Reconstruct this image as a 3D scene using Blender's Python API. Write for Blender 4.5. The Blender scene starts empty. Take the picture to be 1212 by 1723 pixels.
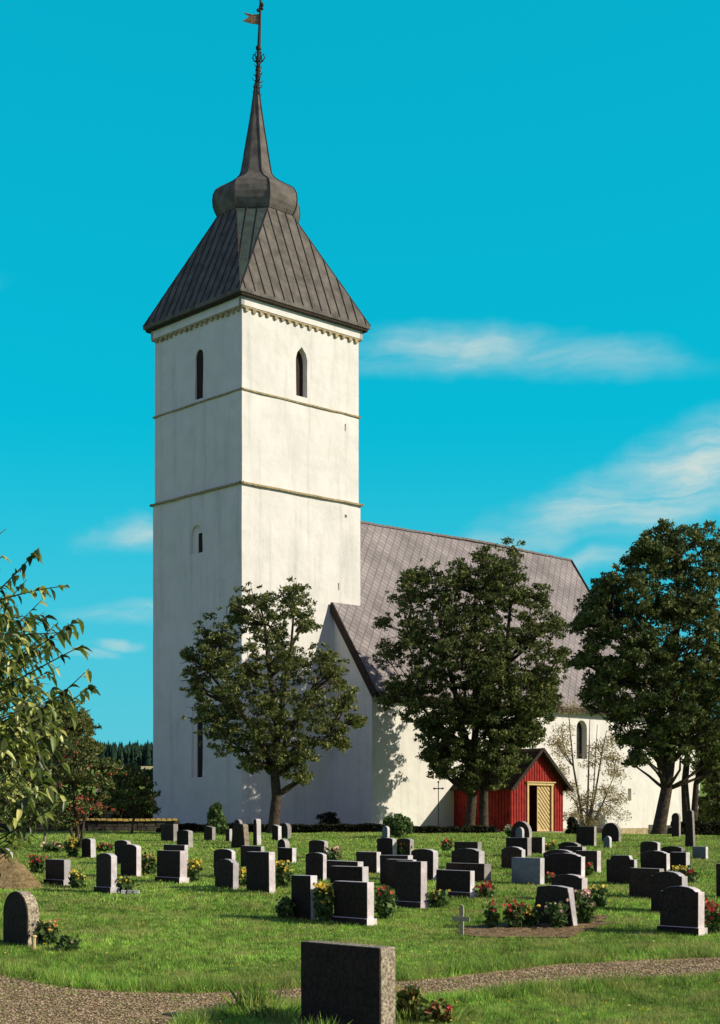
import bpy, bmesh, math, random
import numpy as np
from mathutils import Vector, Matrix
random.seed(7); RNG = np.random.default_rng(7)
S = bpy.context.scene
COL = S.collection
# ---------------------------------------------------------------- camera
F = 2553.0; CX = 606.0; HY = 1375.0; EYE = 2.4      # focal length and horizon in photo pixels, eye height
cam = bpy.data.cameras.new('camera'); camo = bpy.data.objects.new('camera', cam); COL.objects.link(camo)
camo.location = (0, 0, EYE); camo.rotation_euler = (math.pi/2, 0, 0)
cam.sensor_fit = 'HORIZONTAL'; cam.sensor_width = 36; cam.lens = F/1212*36
cam.shift_y = (HY-861.5)/1212; cam.clip_start = .5; cam.clip_end = 9000
S.camera = camo
S.render.resolution_x = 720; S.render.resolution_y = 1024
# ---------------------------------------------------------------- sun, sky
SUN_A = math.radians(12); SUN_E = math.radians(27)
sdir = Vector((math.cos(SUN_A)*math.cos(SUN_E), -math.sin(SUN_A)*math.cos(SUN_E), math.sin(SUN_E)))
sl = bpy.data.lights.new('sun', 'SUN'); sl.energy = 5.0; sl.angle = math.radians(.5); sl.color = (1, .93, .78)
so = bpy.data.objects.new('sun', sl); COL.objects.link(so); so.rotation_euler = (-sdir).to_track_quat('-Z', 'Y').to_euler()
so.location = (60, -40, 60)
W = bpy.data.worlds.new('World'); S.world = W; W.use_nodes = True
nt = W.node_tree; nt.nodes.clear()
def N(t, kind, **kw):
    n = t.nodes.new(kind)
    for k, v in kw.items():
        if k.startswith('i_'):
            key = k[2:]; key = int(key) if key.isdigit() else key.replace('_', ' ')
            n.inputs[key].default_value = v
        else: setattr(n, k, v)
    return n
def build_world():
    L = nt.links.new
    sky = N(nt, 'ShaderNodeTexSky', sky_type='NISHITA', sun_disc=False)
    sky.sun_elevation = SUN_E; sky.sun_rotation = math.pi/2+SUN_A
    sky.air_density = 1.0; sky.dust_density = .6; sky.ozone_density = 2.5; sky.altitude = 0
    geo = N(nt, 'ShaderNodeNewGeometry'); tc = N(nt, 'ShaderNodeTexCoord')
    sep = N(nt, 'ShaderNodeSeparateXYZ'); L(tc.outputs['Generated'], sep.inputs[0])
    # deep cyan of old colour print: tint of the sky, less deep towards the sun
    tint = N(nt, 'ShaderNodeMix', data_type='RGBA', blend_type='MULTIPLY'); tint.inputs[0].default_value = 1
    gm = N(nt, 'ShaderNodeGamma'); gm.inputs[1].default_value = .3; L(sky.outputs[0], gm.inputs[0]); L(gm.outputs[0], tint.inputs[6])
    dot = N(nt, 'ShaderNodeVectorMath', operation='DOT_PRODUCT'); L(tc.outputs['Generated'], dot.inputs[0]); dot.inputs[1].default_value = sdir
    mr = N(nt, 'ShaderNodeMapRange', interpolation_type='SMOOTHSTEP'); L(dot.outputs['Value'], mr.inputs[0])
    mr.inputs[1].default_value = .3; mr.inputs[2].default_value = .9
    tm = N(nt, 'ShaderNodeMix', data_type='RGBA'); L(mr.outputs[0], tm.inputs[0])
    tm.inputs[6].default_value = SKY_TINT; tm.inputs[7].default_value = (2.2, 2.6, 2.9, 1)
    # sky out of view shaped dimmer: blue-grey behind, darker overhead, sets fill on walls
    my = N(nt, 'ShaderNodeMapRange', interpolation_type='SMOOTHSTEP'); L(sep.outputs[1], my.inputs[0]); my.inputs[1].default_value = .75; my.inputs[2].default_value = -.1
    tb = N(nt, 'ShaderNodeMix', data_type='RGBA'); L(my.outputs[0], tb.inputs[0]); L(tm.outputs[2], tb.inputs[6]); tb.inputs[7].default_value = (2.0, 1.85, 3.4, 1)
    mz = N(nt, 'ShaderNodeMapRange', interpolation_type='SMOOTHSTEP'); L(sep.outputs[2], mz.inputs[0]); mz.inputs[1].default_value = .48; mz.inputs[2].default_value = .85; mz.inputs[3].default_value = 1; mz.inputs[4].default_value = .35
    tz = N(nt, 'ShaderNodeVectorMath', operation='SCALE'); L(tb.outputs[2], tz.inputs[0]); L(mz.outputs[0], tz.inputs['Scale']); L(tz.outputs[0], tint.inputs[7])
    hz = N(nt, 'ShaderNodeMapRange', interpolation_type='SMOOTHSTEP'); L(sep.outputs[2], hz.inputs[0]); hz.inputs[1].default_value = .26; hz.inputs[2].default_value = -.02; hz.inputs[3].default_value = 0; hz.inputs[4].default_value = .62
    hm = N(nt, 'ShaderNodeMix', data_type='RGBA'); L(hz.outputs[0], hm.inputs[0]); L(tint.outputs[2], hm.inputs[6]); hm.inputs[7].default_value = (1.9, 5.6, 7.0, 1)
    az = N(nt, 'ShaderNodeMath', operation='ARCTAN2'); L(sep.outputs[0], az.inputs[0]); L(sep.outputs[1], az.inputs[1])
    el = N(nt, 'ShaderNodeMath', operation='ARCSINE'); L(sep.outputs[2], el.inputs[0])
    ae = N(nt, 'ShaderNodeCombineXYZ'); L(az.outputs[0], ae.inputs[0]); L(el.outputs[0], ae.inputs[1])
    # wispy clouds: soft ellipses in azimuth / elevation, broken up by noise
    def azel(px, py):
        x, z = (px-CX)/F, (HY-py)/F
        return math.atan(x), math.asin(z/math.sqrt(1+x*x+z*z))
    wn = N(nt, 'ShaderNodeTexNoise'); wn.inputs['Scale'].default_value = 22; wn.inputs['Detail'].default_value = 4
    L(ae.outputs[0], wn.inputs['Vector'])
    ws = N(nt, 'ShaderNodeVectorMath', operation='MULTIPLY_ADD'); L(wn.outputs['Color'], ws.inputs[0])
    ws.inputs[1].default_value = (.06, .022, 0); L(ae.outputs[0], ws.inputs[2])
    wv = N(nt, 'ShaderNodeVectorMath', operation='SUBTRACT'); L(ws.outputs[0], wv.inputs[0]); wv.inputs[1].default_value = (.03, .011, 0)
    acc = None
    for c_ in [(775, 588, 250, 52, 0, .62), (960, 600, 280, 44, -7, .32), (680, 605, 170, 42, 0, .3), (1190, 790, 300, 100, 20, .95),
                                      (1000, 850, 320, 62, 17, .6), (900, 890, 240, 34, 8, .35), (960, 945, 230, 34, 3, .42), (235, 893, 120, 42, 6, .62),
                                      (215, 1033, 140, 24, 0, .5), (190, 1082, 60, 14, 0, .5), (160, 1098, 50, 12, 0, .4), (-300, 500, 300, 60, 10, .7), (1700, 500, 300, 80, 10, .7)]:
        px, py, rx, ry, rot, st = c_; a, e = azel(px, py)
        m = N(nt, 'ShaderNodeMapping', vector_type='TEXTURE'); L(wv.outputs[0], m.inputs[0])
        m.inputs['Location'].default_value = (a, e, 0); m.inputs['Rotation'].default_value = (0, 0, math.radians(rot))
        m.inputs['Scale'].default_value = (rx/F, ry/F, 1)
        ln = N(nt, 'ShaderNodeVectorMath', operation='LENGTH'); L(m.outputs[0], ln.inputs[0])
        r = N(nt, 'ShaderNodeMapRange', interpolation_type='SMOOTHSTEP'); L(ln.outputs['Value'], r.inputs[0])
        r.inputs[1].default_value = 0; r.inputs[2].default_value = 1; r.inputs[3].default_value = st; r.inputs[4].default_value = 0
        if acc is None: acc = r.outputs[0]
        else:
            ad = N(nt, 'ShaderNodeMath', operation='MAXIMUM'); L(acc, ad.inputs[0]); L(r.outputs[0], ad.inputs[1]); acc = ad.outputs[0]
    st = N(nt, 'ShaderNodeMapping'); st.inputs['Scale'].default_value = (11, 58, 1); st.inputs['Rotation'].default_value = (0, 0, -.15); L(wv.outputs[0], st.inputs[0])
    n2 = N(nt, 'ShaderNodeTexNoise'); n2.inputs['Scale'].default_value = 1; n2.inputs['Detail'].default_value = 10; n2.inputs['Roughness'].default_value = .62; n2.inputs['Distortion'].default_value = .12; L(st.outputs[0], n2.inputs['Vector'])
    nm = N(nt, 'ShaderNodeMapRange'); L(n2.outputs[0], nm.inputs[0]); nm.inputs[1].default_value = .32; nm.inputs[2].default_value = .66; nm.inputs[3].default_value = .15; nm.inputs[4].default_value = 1.3
    cm = N(nt, 'ShaderNodeMath', operation='MULTIPLY', use_clamp=True); L(acc, cm.inputs[0]); L(nm.outputs[0], cm.inputs[1])
    mx = N(nt, 'ShaderNodeMix', data_type='RGBA'); L(cm.outputs[0], mx.inputs[0]); L(hm.outputs[2], mx.inputs[6])
    mx.inputs[7].default_value = CLOUD
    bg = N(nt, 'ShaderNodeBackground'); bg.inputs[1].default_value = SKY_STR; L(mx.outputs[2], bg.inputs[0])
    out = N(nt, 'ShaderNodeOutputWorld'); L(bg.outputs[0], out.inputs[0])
SKY_TINT = (.02, 3.65, 4.4, 1); CLOUD = (6.2, 7.3, 7.0, 1); SKY_STR = .10
build_world()
S.view_settings.view_transform = 'Standard'; S.view_settings.look = 'None'
S.view_settings.exposure = 0; S.view_settings.gamma = 1
S.render.engine = 'CYCLES'

# ---------------------------------------------------------------- ground height
_Y = np.array([-60, 0, 12, 17, 22, 27, 32, 38, 43, 49, 55, 60, 70, 85, 110, 140, 200, 300, 400, 500, 700, 760, 900, 1500, 6000.])
_H = np.array([-2.3, -2.3, -2.38, -2.4, -2.18, -1.92, -1.63, -1.35, -1.12, -.9, -.74, -.66, -.6, -.58, -.7, -1.5, -1., 4, 10, 16.6, 24, 25, 15, -5, -30])
def ground(x, y):
    y = np.asarray(y, float); x = np.asarray(x, float)
    h = (np.interp(y-1.2, _Y, _H)+np.interp(y, _Y, _H)+np.interp(y+1.2, _Y, _H))/3
    t = np.clip((y-50)/28, 0, 1); t = t*t*(3-2*t); f = np.clip((200-y)/90, 0, 1)
    return EYE + h - .025*np.clip(x, 0, 25)*t*f + .012*np.sin(x*1.1+y*.33)*np.clip((y-8)/10, 0, 1)*f
def row_of(x, y): return HY-(ground(x, y)-EYE)*F/y
def gpt(px, py):
    """ground point seen at photo pixel (px, py)"""
    lo, hi = 8., 105.
    m = (px-CX)/F
    for _ in range(50):
        mid = (lo+hi)/2
        if row_of(m*mid, mid) > py: lo = mid
        else: hi = mid
    return m*lo, lo, float(ground(m*lo, lo))
def PT(px, py, Y): return Vector(((px-CX)/F*Y, Y, EYE+(HY-py)/F*Y))

# ---------------------------------------------------------------- materials
def mat(name, col=(.5, .5, .5), rough=.8, spec=.3, var=0, vscale=4, col2=None, bump=0, bscale=20, island=None, transl=0, metal=0, detail=5, coord='Object'):
    m = bpy.data.materials.new(name); m.use_nodes = True; t = m.node_tree; L = t.links.new
    b = t.nodes['Principled BSDF']; out = t.nodes['Material Output']
    b.inputs['Roughness'].default_value = rough; b.inputs['Specular IOR Level'].default_value = spec; b.inputs['Metallic'].default_value = metal
    tc = N(t, 'ShaderNodeTexCoord'); vec = tc.outputs[coord]; cs = None
    base = (*col, 1)
    if col2 is not None:
        n = N(t, 'ShaderNodeTexNoise'); n.inputs['Scale'].default_value = vscale; n.inputs['Detail'].default_value = detail; n.inputs['Roughness'].default_value = .62; L(vec, n.inputs['Vector'])
        r = N(t, 'ShaderNodeMapRange'); r.inputs[1].default_value = .36; r.inputs[2].default_value = .64; L(n.outputs[0], r.inputs[0])
        mx = N(t, 'ShaderNodeMix', data_type='RGBA'); L(r.outputs[0], mx.inputs[0]); mx.inputs[6].default_value = base; mx.inputs[7].default_value = (*col2, 1); cs = mx.outputs[2]
    if island is not None:
        g = N(t, 'ShaderNodeNewGeometry'); cr = N(t, 'ShaderNodeValToRGB'); cr.color_ramp.interpolation = 'LINEAR'
        els = cr.color_ramp.elements
        for i, c in enumerate(island):
            p = i/(len(island)-1)
            if i == 0: e = els[0]
            elif i == len(island)-1: e = els[-1]
            else: e = els.new(p)
            e.position = p; e.color = (*c, 1)
        L(g.outputs['Random Per Island'], cr.inputs[0]); cs = cr.outputs[0]
    if cs is not None: L(cs, b.inputs['Base Color'])
    else: b.inputs['Base Color'].default_value = base
    if bump:
        n = N(t, 'ShaderNodeTexNoise'); n.inputs['Scale'].default_value = bscale; n.inputs['Detail'].default_value = 6; L(vec, n.inputs['Vector'])
        bp = N(t, 'ShaderNodeBump'); bp.inputs['Strength'].default_value = 1; bp.inputs['Distance'].default_value = bump; L(n.outputs[0], bp.inputs['Height']); L(bp.outputs[0], b.inputs['Normal'])
    if transl:
        tr = N(t, 'ShaderNodeBsdfTranslucent'); ms = N(t, 'ShaderNodeMixShader'); ms.inputs[0].default_value = transl
        if cs is not None: L(cs, tr.inputs[0])
        else: tr.inputs[0].default_value = base
        L(b.outputs[0], ms.inputs[1]); L(tr.outputs[0], ms.inputs[2]); L(ms.outputs[0], out.inputs[0])
    return m
M = {}
def plaster_mat():
    m = mat('whitewash', (.76, .72, .65), .9, .15, col2=(.69, .66, .59), vscale=.9, bump=.03, bscale=2.2, detail=8)
    t = m.node_tree; L = t.links.new; b = t.nodes['Principled BSDF']; src = b.inputs['Base Color'].links[0].from_socket; tc = N(t, 'ShaderNodeTexCoord')
    for scl, lo, hi, a, z in (((1.5, 1.5, .11), .52, .72, 1, .80), ((.5, .5, .9), .55, .75, 1, .88), ((9, 9, 9), .60, .74, 1, .80)):
        mp = N(t, 'ShaderNodeMapping'); mp.inputs['Scale'].default_value = scl; L(tc.outputs['Object'], mp.inputs[0])
        n = N(t, 'ShaderNodeTexNoise'); n.inputs['Scale'].default_value = 1; n.inputs['Detail'].default_value = 7; n.inputs['Roughness'].default_value = .65; L(mp.outputs[0], n.inputs['Vector'])
        r = N(t, 'ShaderNodeMapRange'); r.inputs[1].default_value = lo; r.inputs[2].default_value = hi; r.inputs[3].default_value = a; r.inputs[4].default_value = z; L(n.outputs[0], r.inputs[0])
        v = N(t, 'ShaderNodeVectorMath', operation='SCALE'); L(src, v.inputs[0]); L(r.outputs[0], v.inputs['Scale']); src = v.outputs[0]
    L(src, b.inputs['Base Color'])
    return m
M['white'] = plaster_mat()
M['string'] = mat('weathered_ledge', (.46, .37, .19), .9, .2, col2=(.22, .18, .10), vscale=6, bump=.02)
M['corbel'] = mat('corbel_stone', (.50, .40, .22), .9, .2, col2=(.25, .19, .11), vscale=5, bump=.02)
M['glass'] = mat('window_dark', (.012, .010, .009), .35, .4)
M['louvre'] = mat('louvre_wood', (.035, .018, .012), .8, .2)
M['iron'] = mat('iron', (.02, .017, .014), .6, .4)
M['gold'] = mat('old_gilding', (.42, .24, .07), .5, .5, col2=(.08, .06, .04), vscale=14)
M['copper'] = mat('tarred_roof', (.170, .150, .124), .75, .15, col2=(.085, .074, .060), vscale=1.6, bump=.012, bscale=5, detail=8)
M['copper_green'] = mat('green_roof_sheet', (.075, .11, .085), .6, .35, col2=(.045, .06, .045), vscale=1.8, bump=.012, bscale=5, detail=8)
M['seam'] = mat('roof_seam', (.06, .05, .045), .7, .3)
M['darkwood'] = mat('dark_board', (.045, .030, .022), .85, .2, col2=(.025, .018, .014), vscale=5)
M['red'] = mat('red_boards', (.36, .034, .026), .85, .15, col2=(.22, .020, .017), vscale=3, bump=.01, bscale=8)
M['yellow'] = mat('ochre_paint', (.66, .48, .22), .75, .25, col2=(.52, .37, .16), vscale=6)
M['moss'] = mat('mossy_roof', (.05, .04, .022), .95, .1, col2=(.02, .017, .014), vscale=3, bump=.05, bscale=9)
M['bark'] = mat('bark', (.10, .075, .05), .95, .1, col2=(.04, .03, .022), vscale=7, bump=.05, bscale=12)
M['barkpale'] = mat('pale_bark', (.30, .25, .19), .95, .1, col2=(.14, .11, .08), vscale=7, bump=.02, bscale=12)
M['leaf'] = mat('maple_leaf', rough=.6, spec=.22, island=[(.04, .055, .014), (.09, .11, .028), (.17, .19, .05), (.33, .32, .10)], transl=.35)
M['leaf2'] = mat('dark_maple_leaf', rough=.6, spec=.18, island=[(.035, .052, .014), (.07, .095, .024), (.13, .16, .042), (.27, .28, .09)], transl=.33)
M['leafpale'] = mat('sunlit_leaf', rough=.7, spec=.2, island=[(.14, .13, .04), (.30, .25, .10), (.46, .38, .20), (.62, .52, .34)], transl=.5)
M['leafcherry'] = mat('long_leaf', rough=.42, spec=.5, island=[(.03, .045, .012), (.10, .14, .03), (.30, .36, .07), (.62, .58, .18)], transl=.25)
M['leafrowan'] = mat('rowan_leaf', rough=.7, spec=.15, island=[(.028, .045, .014), (.06, .09, .022), (.12, .15, .04), (.22, .22, .07)], transl=.22)
M['berry'] = mat('berries', (.45, .05, .03), .5, .3)
M['conifer'] = mat('spruce', rough=.9, spec=.1, island=[(.010, .030, .018), (.018, .045, .024), (.03, .06, .03)])
M['shrub'] = mat('shrub_leaf', rough=.7, spec=.2, island=[(.035, .07, .02), (.09, .16, .04), (.20, .27, .08)], transl=.25)
M['hedge'] = mat('hedge_leaf', rough=.8, spec=.1, island=[(.014, .018, .008), (.03, .034, .014), (.05, .04, .02)], transl=.1)
M['blade'] = mat('grass_blade', rough=.6, spec=.22, island=[(.06, .19, .02), (.15, .36, .035), (.27, .50, .055), (.42, .56, .09), (.58, .56, .2)], transl=.35)
def patchy(m):
    t = m.node_tree; L = t.links.new; cr = [n for n in t.nodes if n.type == 'VALTORGB'][0]; outs = [l.to_socket for l in cr.outputs[0].links]
    tc = N(t, 'ShaderNodeTexCoord'); prev = cr.outputs[0]
    for sc, lo, hi, d in ((.4, .74, 1.25, 4), (4.5, .45, 1.35, 5)):
        n = N(t, 'ShaderNodeTexNoise'); n.inputs['Scale'].default_value = sc; n.inputs['Detail'].default_value = d; L(tc.outputs['Object'], n.inputs['Vector'])
        r = N(t, 'ShaderNodeMapRange'); r.inputs[1].default_value = .36; r.inputs[2].default_value = .64; r.inputs[3].default_value = lo; r.inputs[4].default_value = hi; L(n.outputs[0], r.inputs[0])
        k = N(t, 'ShaderNodeVectorMath', operation='SCALE'); L(prev, k.inputs[0]); L(r.outputs[0], k.inputs['Scale']); prev = k.outputs[0]
    n = N(t, 'ShaderNodeTexNoise'); n.inputs['Scale'].default_value = 1.3; n.inputs['Detail'].default_value = 6; L(tc.outputs['Object'], n.inputs['Vector'])
    r = N(t, 'ShaderNodeMapRange'); r.inputs[1].default_value = .47; r.inputs[2].default_value = .68; r.inputs[4].default_value = .85; L(n.outputs[0], r.inputs[0])
    mx = N(t, 'ShaderNodeMix', data_type='RGBA', blend_type='MIX'); L(r.outputs[0], mx.inputs[0]); L(prev, mx.inputs[6]); mx.inputs[7].default_value = (.46, .43, .14, 1)
    for o in outs: L(mx.outputs[2], o)
patchy(M['blade'])
M['petal_red'] = mat('red_petal', rough=.6, island=[(.35, .01, .01), (.6, .03, .03), (.7, .12, .10)], transl=.2)
M['petal_yellow'] = mat('yellow_petal', rough=.6, island=[(.55, .33, .01), (.75, .52, .03), (.8, .65, .2)], transl=.2)
M['petal_pink'] = mat('pink_petal', rough=.6, island=[(.6, .18, .16), (.75, .42, .3), (.8, .7, .5)], transl=.2)
M['petal_mix'] = mat('mixed_petal', rough=.6, island=[(.5, .03, .02), (.75, .5, .03), (.8, .6, .4), (.6, .15, .02), (.7, .6, .1)], transl=.2)
M['wood'] = mat('bare_wood', (.46, .40, .26), .8, .2, col2=(.34, .29, .19), vscale=9)
M['soil'] = mat('gravel_soil', (.34, .23, .12), .95, .1, col2=(.15, .09, .05), vscale=9, bump=.03, bscale=25)
M['mound'] = mat('bare_soil', (.34, .25, .12), .95, .1, col2=(.18, .12, .05), vscale=6, bump=.05, bscale=14)
M['rubble'] = mat('rubble_stone', (.50, .45, .36), .9, .2, col2=(.26, .22, .16), vscale=3, bump=.03, bscale=8)
M['wallstone'] = mat('dark_wall_stone', (.07, .06, .045), .95, .1, col2=(.035, .03, .022), vscale=3, bump=.04, bscale=8)
M['lichen'] = mat('lichen_coping', (.46, .33, .08), .9, .1, col2=(.22, .15, .05), vscale=8, bump=.02)
M['tile'] = mat('orange_tile', (.40, .10, .05), .85, .2, col2=(.28, .06, .035), vscale=6)
M['plaster_dim'] = mat('house_wall', (.25, .2, .14), .9, .1)
M['pebble'] = mat('gravel_pebble', rough=.9, spec=.15, island=[(.12, .08, .05), (.28, .19, .10), (.46, .33, .19), (.60, .48, .32)])
def toned(m):
    t = m.node_tree; L = t.links.new; b = t.nodes['Principled BSDF']; src = b.inputs['Base Color'].links[0].from_socket
    oi = N(t, 'ShaderNodeObjectInfo'); r = N(t, 'ShaderNodeMapRange'); r.inputs[3].default_value = .68; r.inputs[4].default_value = 1.25; L(oi.outputs['Random'], r.inputs[0])
    tc = N(t, 'ShaderNodeTexCoord'); n = N(t, 'ShaderNodeTexNoise'); n.inputs['Scale'].default_value = 3.5; n.inputs['Detail'].default_value = 8; n.inputs['Roughness'].default_value = .7; L(tc.outputs['Object'], n.inputs['Vector'])
    r2 = N(t, 'ShaderNodeMapRange'); r2.inputs[1].default_value = .35; r2.inputs[2].default_value = .65; r2.inputs[3].default_value = .75; r2.inputs[4].default_value = 1.2; L(n.outputs[0], r2.inputs[0])
    k = N(t, 'ShaderNodeMath', operation='MULTIPLY'); L(r.outputs[0], k.inputs[0]); L(r2.outputs[0], k.inputs[1])
    v = N(t, 'ShaderNodeVectorMath', operation='SCALE'); L(src, v.inputs[0]); L(k.outputs[0], v.inputs['Scale']); L(v.outputs[0], b.inputs['Base Color']); return m
def granite(name, a, b, rough=.75, spec=.3, speck=70, bump=.004):
    return toned(mat(name, a, rough, spec, col2=b, vscale=speck, bump=bump, bscale=40, detail=3))
M['g_grey'] = granite('grey_granite', (.68, .63, .62), (.46, .42, .41))
M['g_pink'] = granite('pinkish_granite', (.74, .64, .62), (.52, .44, .43))
M['g_dark'] = granite('dark_granite', (.46, .42, .37), (.28, .25, .22))
M['g_rough'] = granite('rough_granite', (.52, .44, .32), (.16, .12, .08), .95, .1, 26, .02)
M['polish'] = granite('polished_dark_granite', (.048, .035, .026), (.022, .016, .011), .65, .1, 18, .0008)  # dark polished fronts; its darkness also stands in for shade on plinths
M['blue_stone_sky'] = granite('blue_granite_sky_reflection', (.10, .14, .16), (.06, .09, .11), .35, .5, 30, .0005)  # blue-grey stones; on one polished face the colour stands in for reflected sky

def ground_mat():
    m = bpy.data.materials.new('meadow'); m.use_nodes = True; t = m.node_tree; L = t.links.new
    b = t.nodes['Principled BSDF']; b.inputs['Roughness'].default_value = .95; b.inputs['Specular IOR Level'].default_value = .1
    tc = N(t, 'ShaderNodeTexCoord')
    n1 = N(t, 'ShaderNodeTexNoise'); n1.inputs['Scale'].default_value = .35; n1.inputs['Detail'].default_value = 6; L(tc.outputs['Object'], n1.inputs['Vector'])
    n2 = N(t, 'ShaderNodeTexNoise'); n2.inputs['Scale'].default_value = 9; n2.inputs['Detail'].default_value = 8; n2.inputs['Roughness'].default_value = .75; L(tc.outputs['Object'], n2.inputs['Vector'])
    r1 = N(t, 'ShaderNodeMapRange'); r1.inputs[1].default_value = .38; r1.inputs[2].default_value = .62; L(n1.outputs[0], r1.inputs[0])
    r2 = N(t, 'ShaderNodeMapRange'); r2.inputs[1].default_value = .35; r2.inputs[2].default_value = .66; L(n2.outputs[0], r2.inputs[0])
    a = N(t, 'ShaderNodeMix', data_type='RGBA'); L(r1.outputs[0], a.inputs[0]); a.inputs[6].default_value = (.07, .15, .02, 1); a.inputs[7].default_value = (.17, .25, .04, 1)
    c = N(t, 'ShaderNodeMix', data_type='RGBA'); L(r2.outputs[0], c.inputs[0]); L(a.outputs[2], c.inputs[6]); c.inputs[7].default_value = (.30, .41, .07, 1)
    L(c.outputs[2], b.inputs['Base Color'])
    bp = N(t, 'ShaderNodeBump'); bp.inputs['Distance'].default_value = .05; L(n2.outputs[0], bp.inputs['Height']); L(bp.outputs[0], b.inputs['Normal'])
    return m
M['ground'] = ground_mat()
def path_mat():
    m = bpy.data.materials.new('gravel_path'); m.use_nodes = True; t = m.node_tree; L = t.links.new
    b = t.nodes['Principled BSDF']; b.inputs['Roughness'].default_value = .95; b.inputs['Specular IOR Level'].default_value = .1
    tc = N(t, 'ShaderNodeTexCoord')
    v = N(t, 'ShaderNodeTexVoronoi'); v.inputs['Scale'].default_value = 30; L(tc.outputs['Object'], v.inputs['Vector'])
    n2 = N(t, 'ShaderNodeTexNoise'); n2.inputs['Scale'].default_value = 3; n2.inputs['Detail'].default_value = 8; L(tc.outputs['Object'], n2.inputs['Vector'])
    hs = N(t, 'ShaderNodeSeparateColor'); L(v.outputs['Color'], hs.inputs[0])
    cr = N(t, 'ShaderNodeValToRGB'); e = cr.color_ramp.elements; e[0].color = (.17, .11, .05, 1); e[1].color = (.70, .50, .29, 1)
    k = e.new(.5); k.color = (.40, .27, .14, 1); L(hs.outputs[0], cr.inputs[0])
    r2 = N(t, 'ShaderNodeMapRange'); r2.inputs[1].default_value = .42; r2.inputs[2].default_value = .66; L(n2.outputs[0], r2.inputs[0])
    c = N(t, 'ShaderNodeMix', data_type='RGBA'); L(r2.outputs[0], c.inputs[0]); L(cr.outputs[0], c.inputs[6]); c.inputs[7].default_value = (.24, .20, .08, 1)
    L(c.outputs[2], b.inputs['Base Color'])
    bp = N(t, 'ShaderNodeBump'); bp.inputs['Distance'].default_value = .03; L(v.outputs['Distance'], bp.inputs['Height']); bp.invert = True; L(bp.outputs[0], b.inputs['Normal'])
    return m
M['path'] = path_mat()
def slate_mat():
    m = bpy.data.materials.new('diamond_slate'); m.use_nodes = True; t = m.node_tree; L = t.links.new
    b = t.nodes['Principled BSDF']; b.inputs['Roughness'].default_value = .8; b.inputs['Specular IOR Level'].default_value = .25
    uv = N(t, 'ShaderNodeUVMap'); mp = N(t, 'ShaderNodeMapping'); L(uv.outputs[0], mp.inputs[0]); mp.inputs['Rotation'].default_value = (0, 0, math.radians(40))
    br = N(t, 'ShaderNodeTexBrick'); br.offset = 0; L(mp.outputs[0], br.inputs['Vector']); br.inputs['Scale'].default_value = 1
    br.inputs['Color1'].default_value = (.32, .28, .265, 1); br.inputs['Color2'].default_value = (.25, .22, .21, 1); br.inputs['Mortar'].default_value = (.20, .165, .155, 1)
    br.inputs['Mortar Size'].default_value = .03; br.inputs['Brick Width'].default_value = .46; br.inputs['Row Height'].default_value = .36; br.inputs['Mortar Smooth'].default_value = .3
    n = N(t, 'ShaderNodeTexNoise'); n.inputs['Scale'].default_value = .55; n.inputs['Detail'].default_value = 7; L(uv.outputs[0], n.inputs['Vector'])
    r = N(t, 'ShaderNodeMapRange'); r.inputs[1].default_value = .35; r.inputs[2].default_value = .65; r.inputs[3].default_value = .78; r.inputs[4].default_value = 1.12; L(n.outputs[0], r.inputs[0])
    mu = N(t, 'ShaderNodeVectorMath', operation='SCALE'); L(br.outputs[0], mu.inputs[0]); L(r.outputs[0], mu.inputs['Scale']); L(mu.outputs[0], b.inputs['Base Color'])
    bp = N(t, 'ShaderNodeBump'); bp.inputs['Distance'].default_value = .03; L(br.outputs['Fac'], bp.inputs['Height']); bp.invert = True; L(bp.outputs[0], b.inputs['Normal'])
    return m
M['slate'] = slate_mat()

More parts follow.
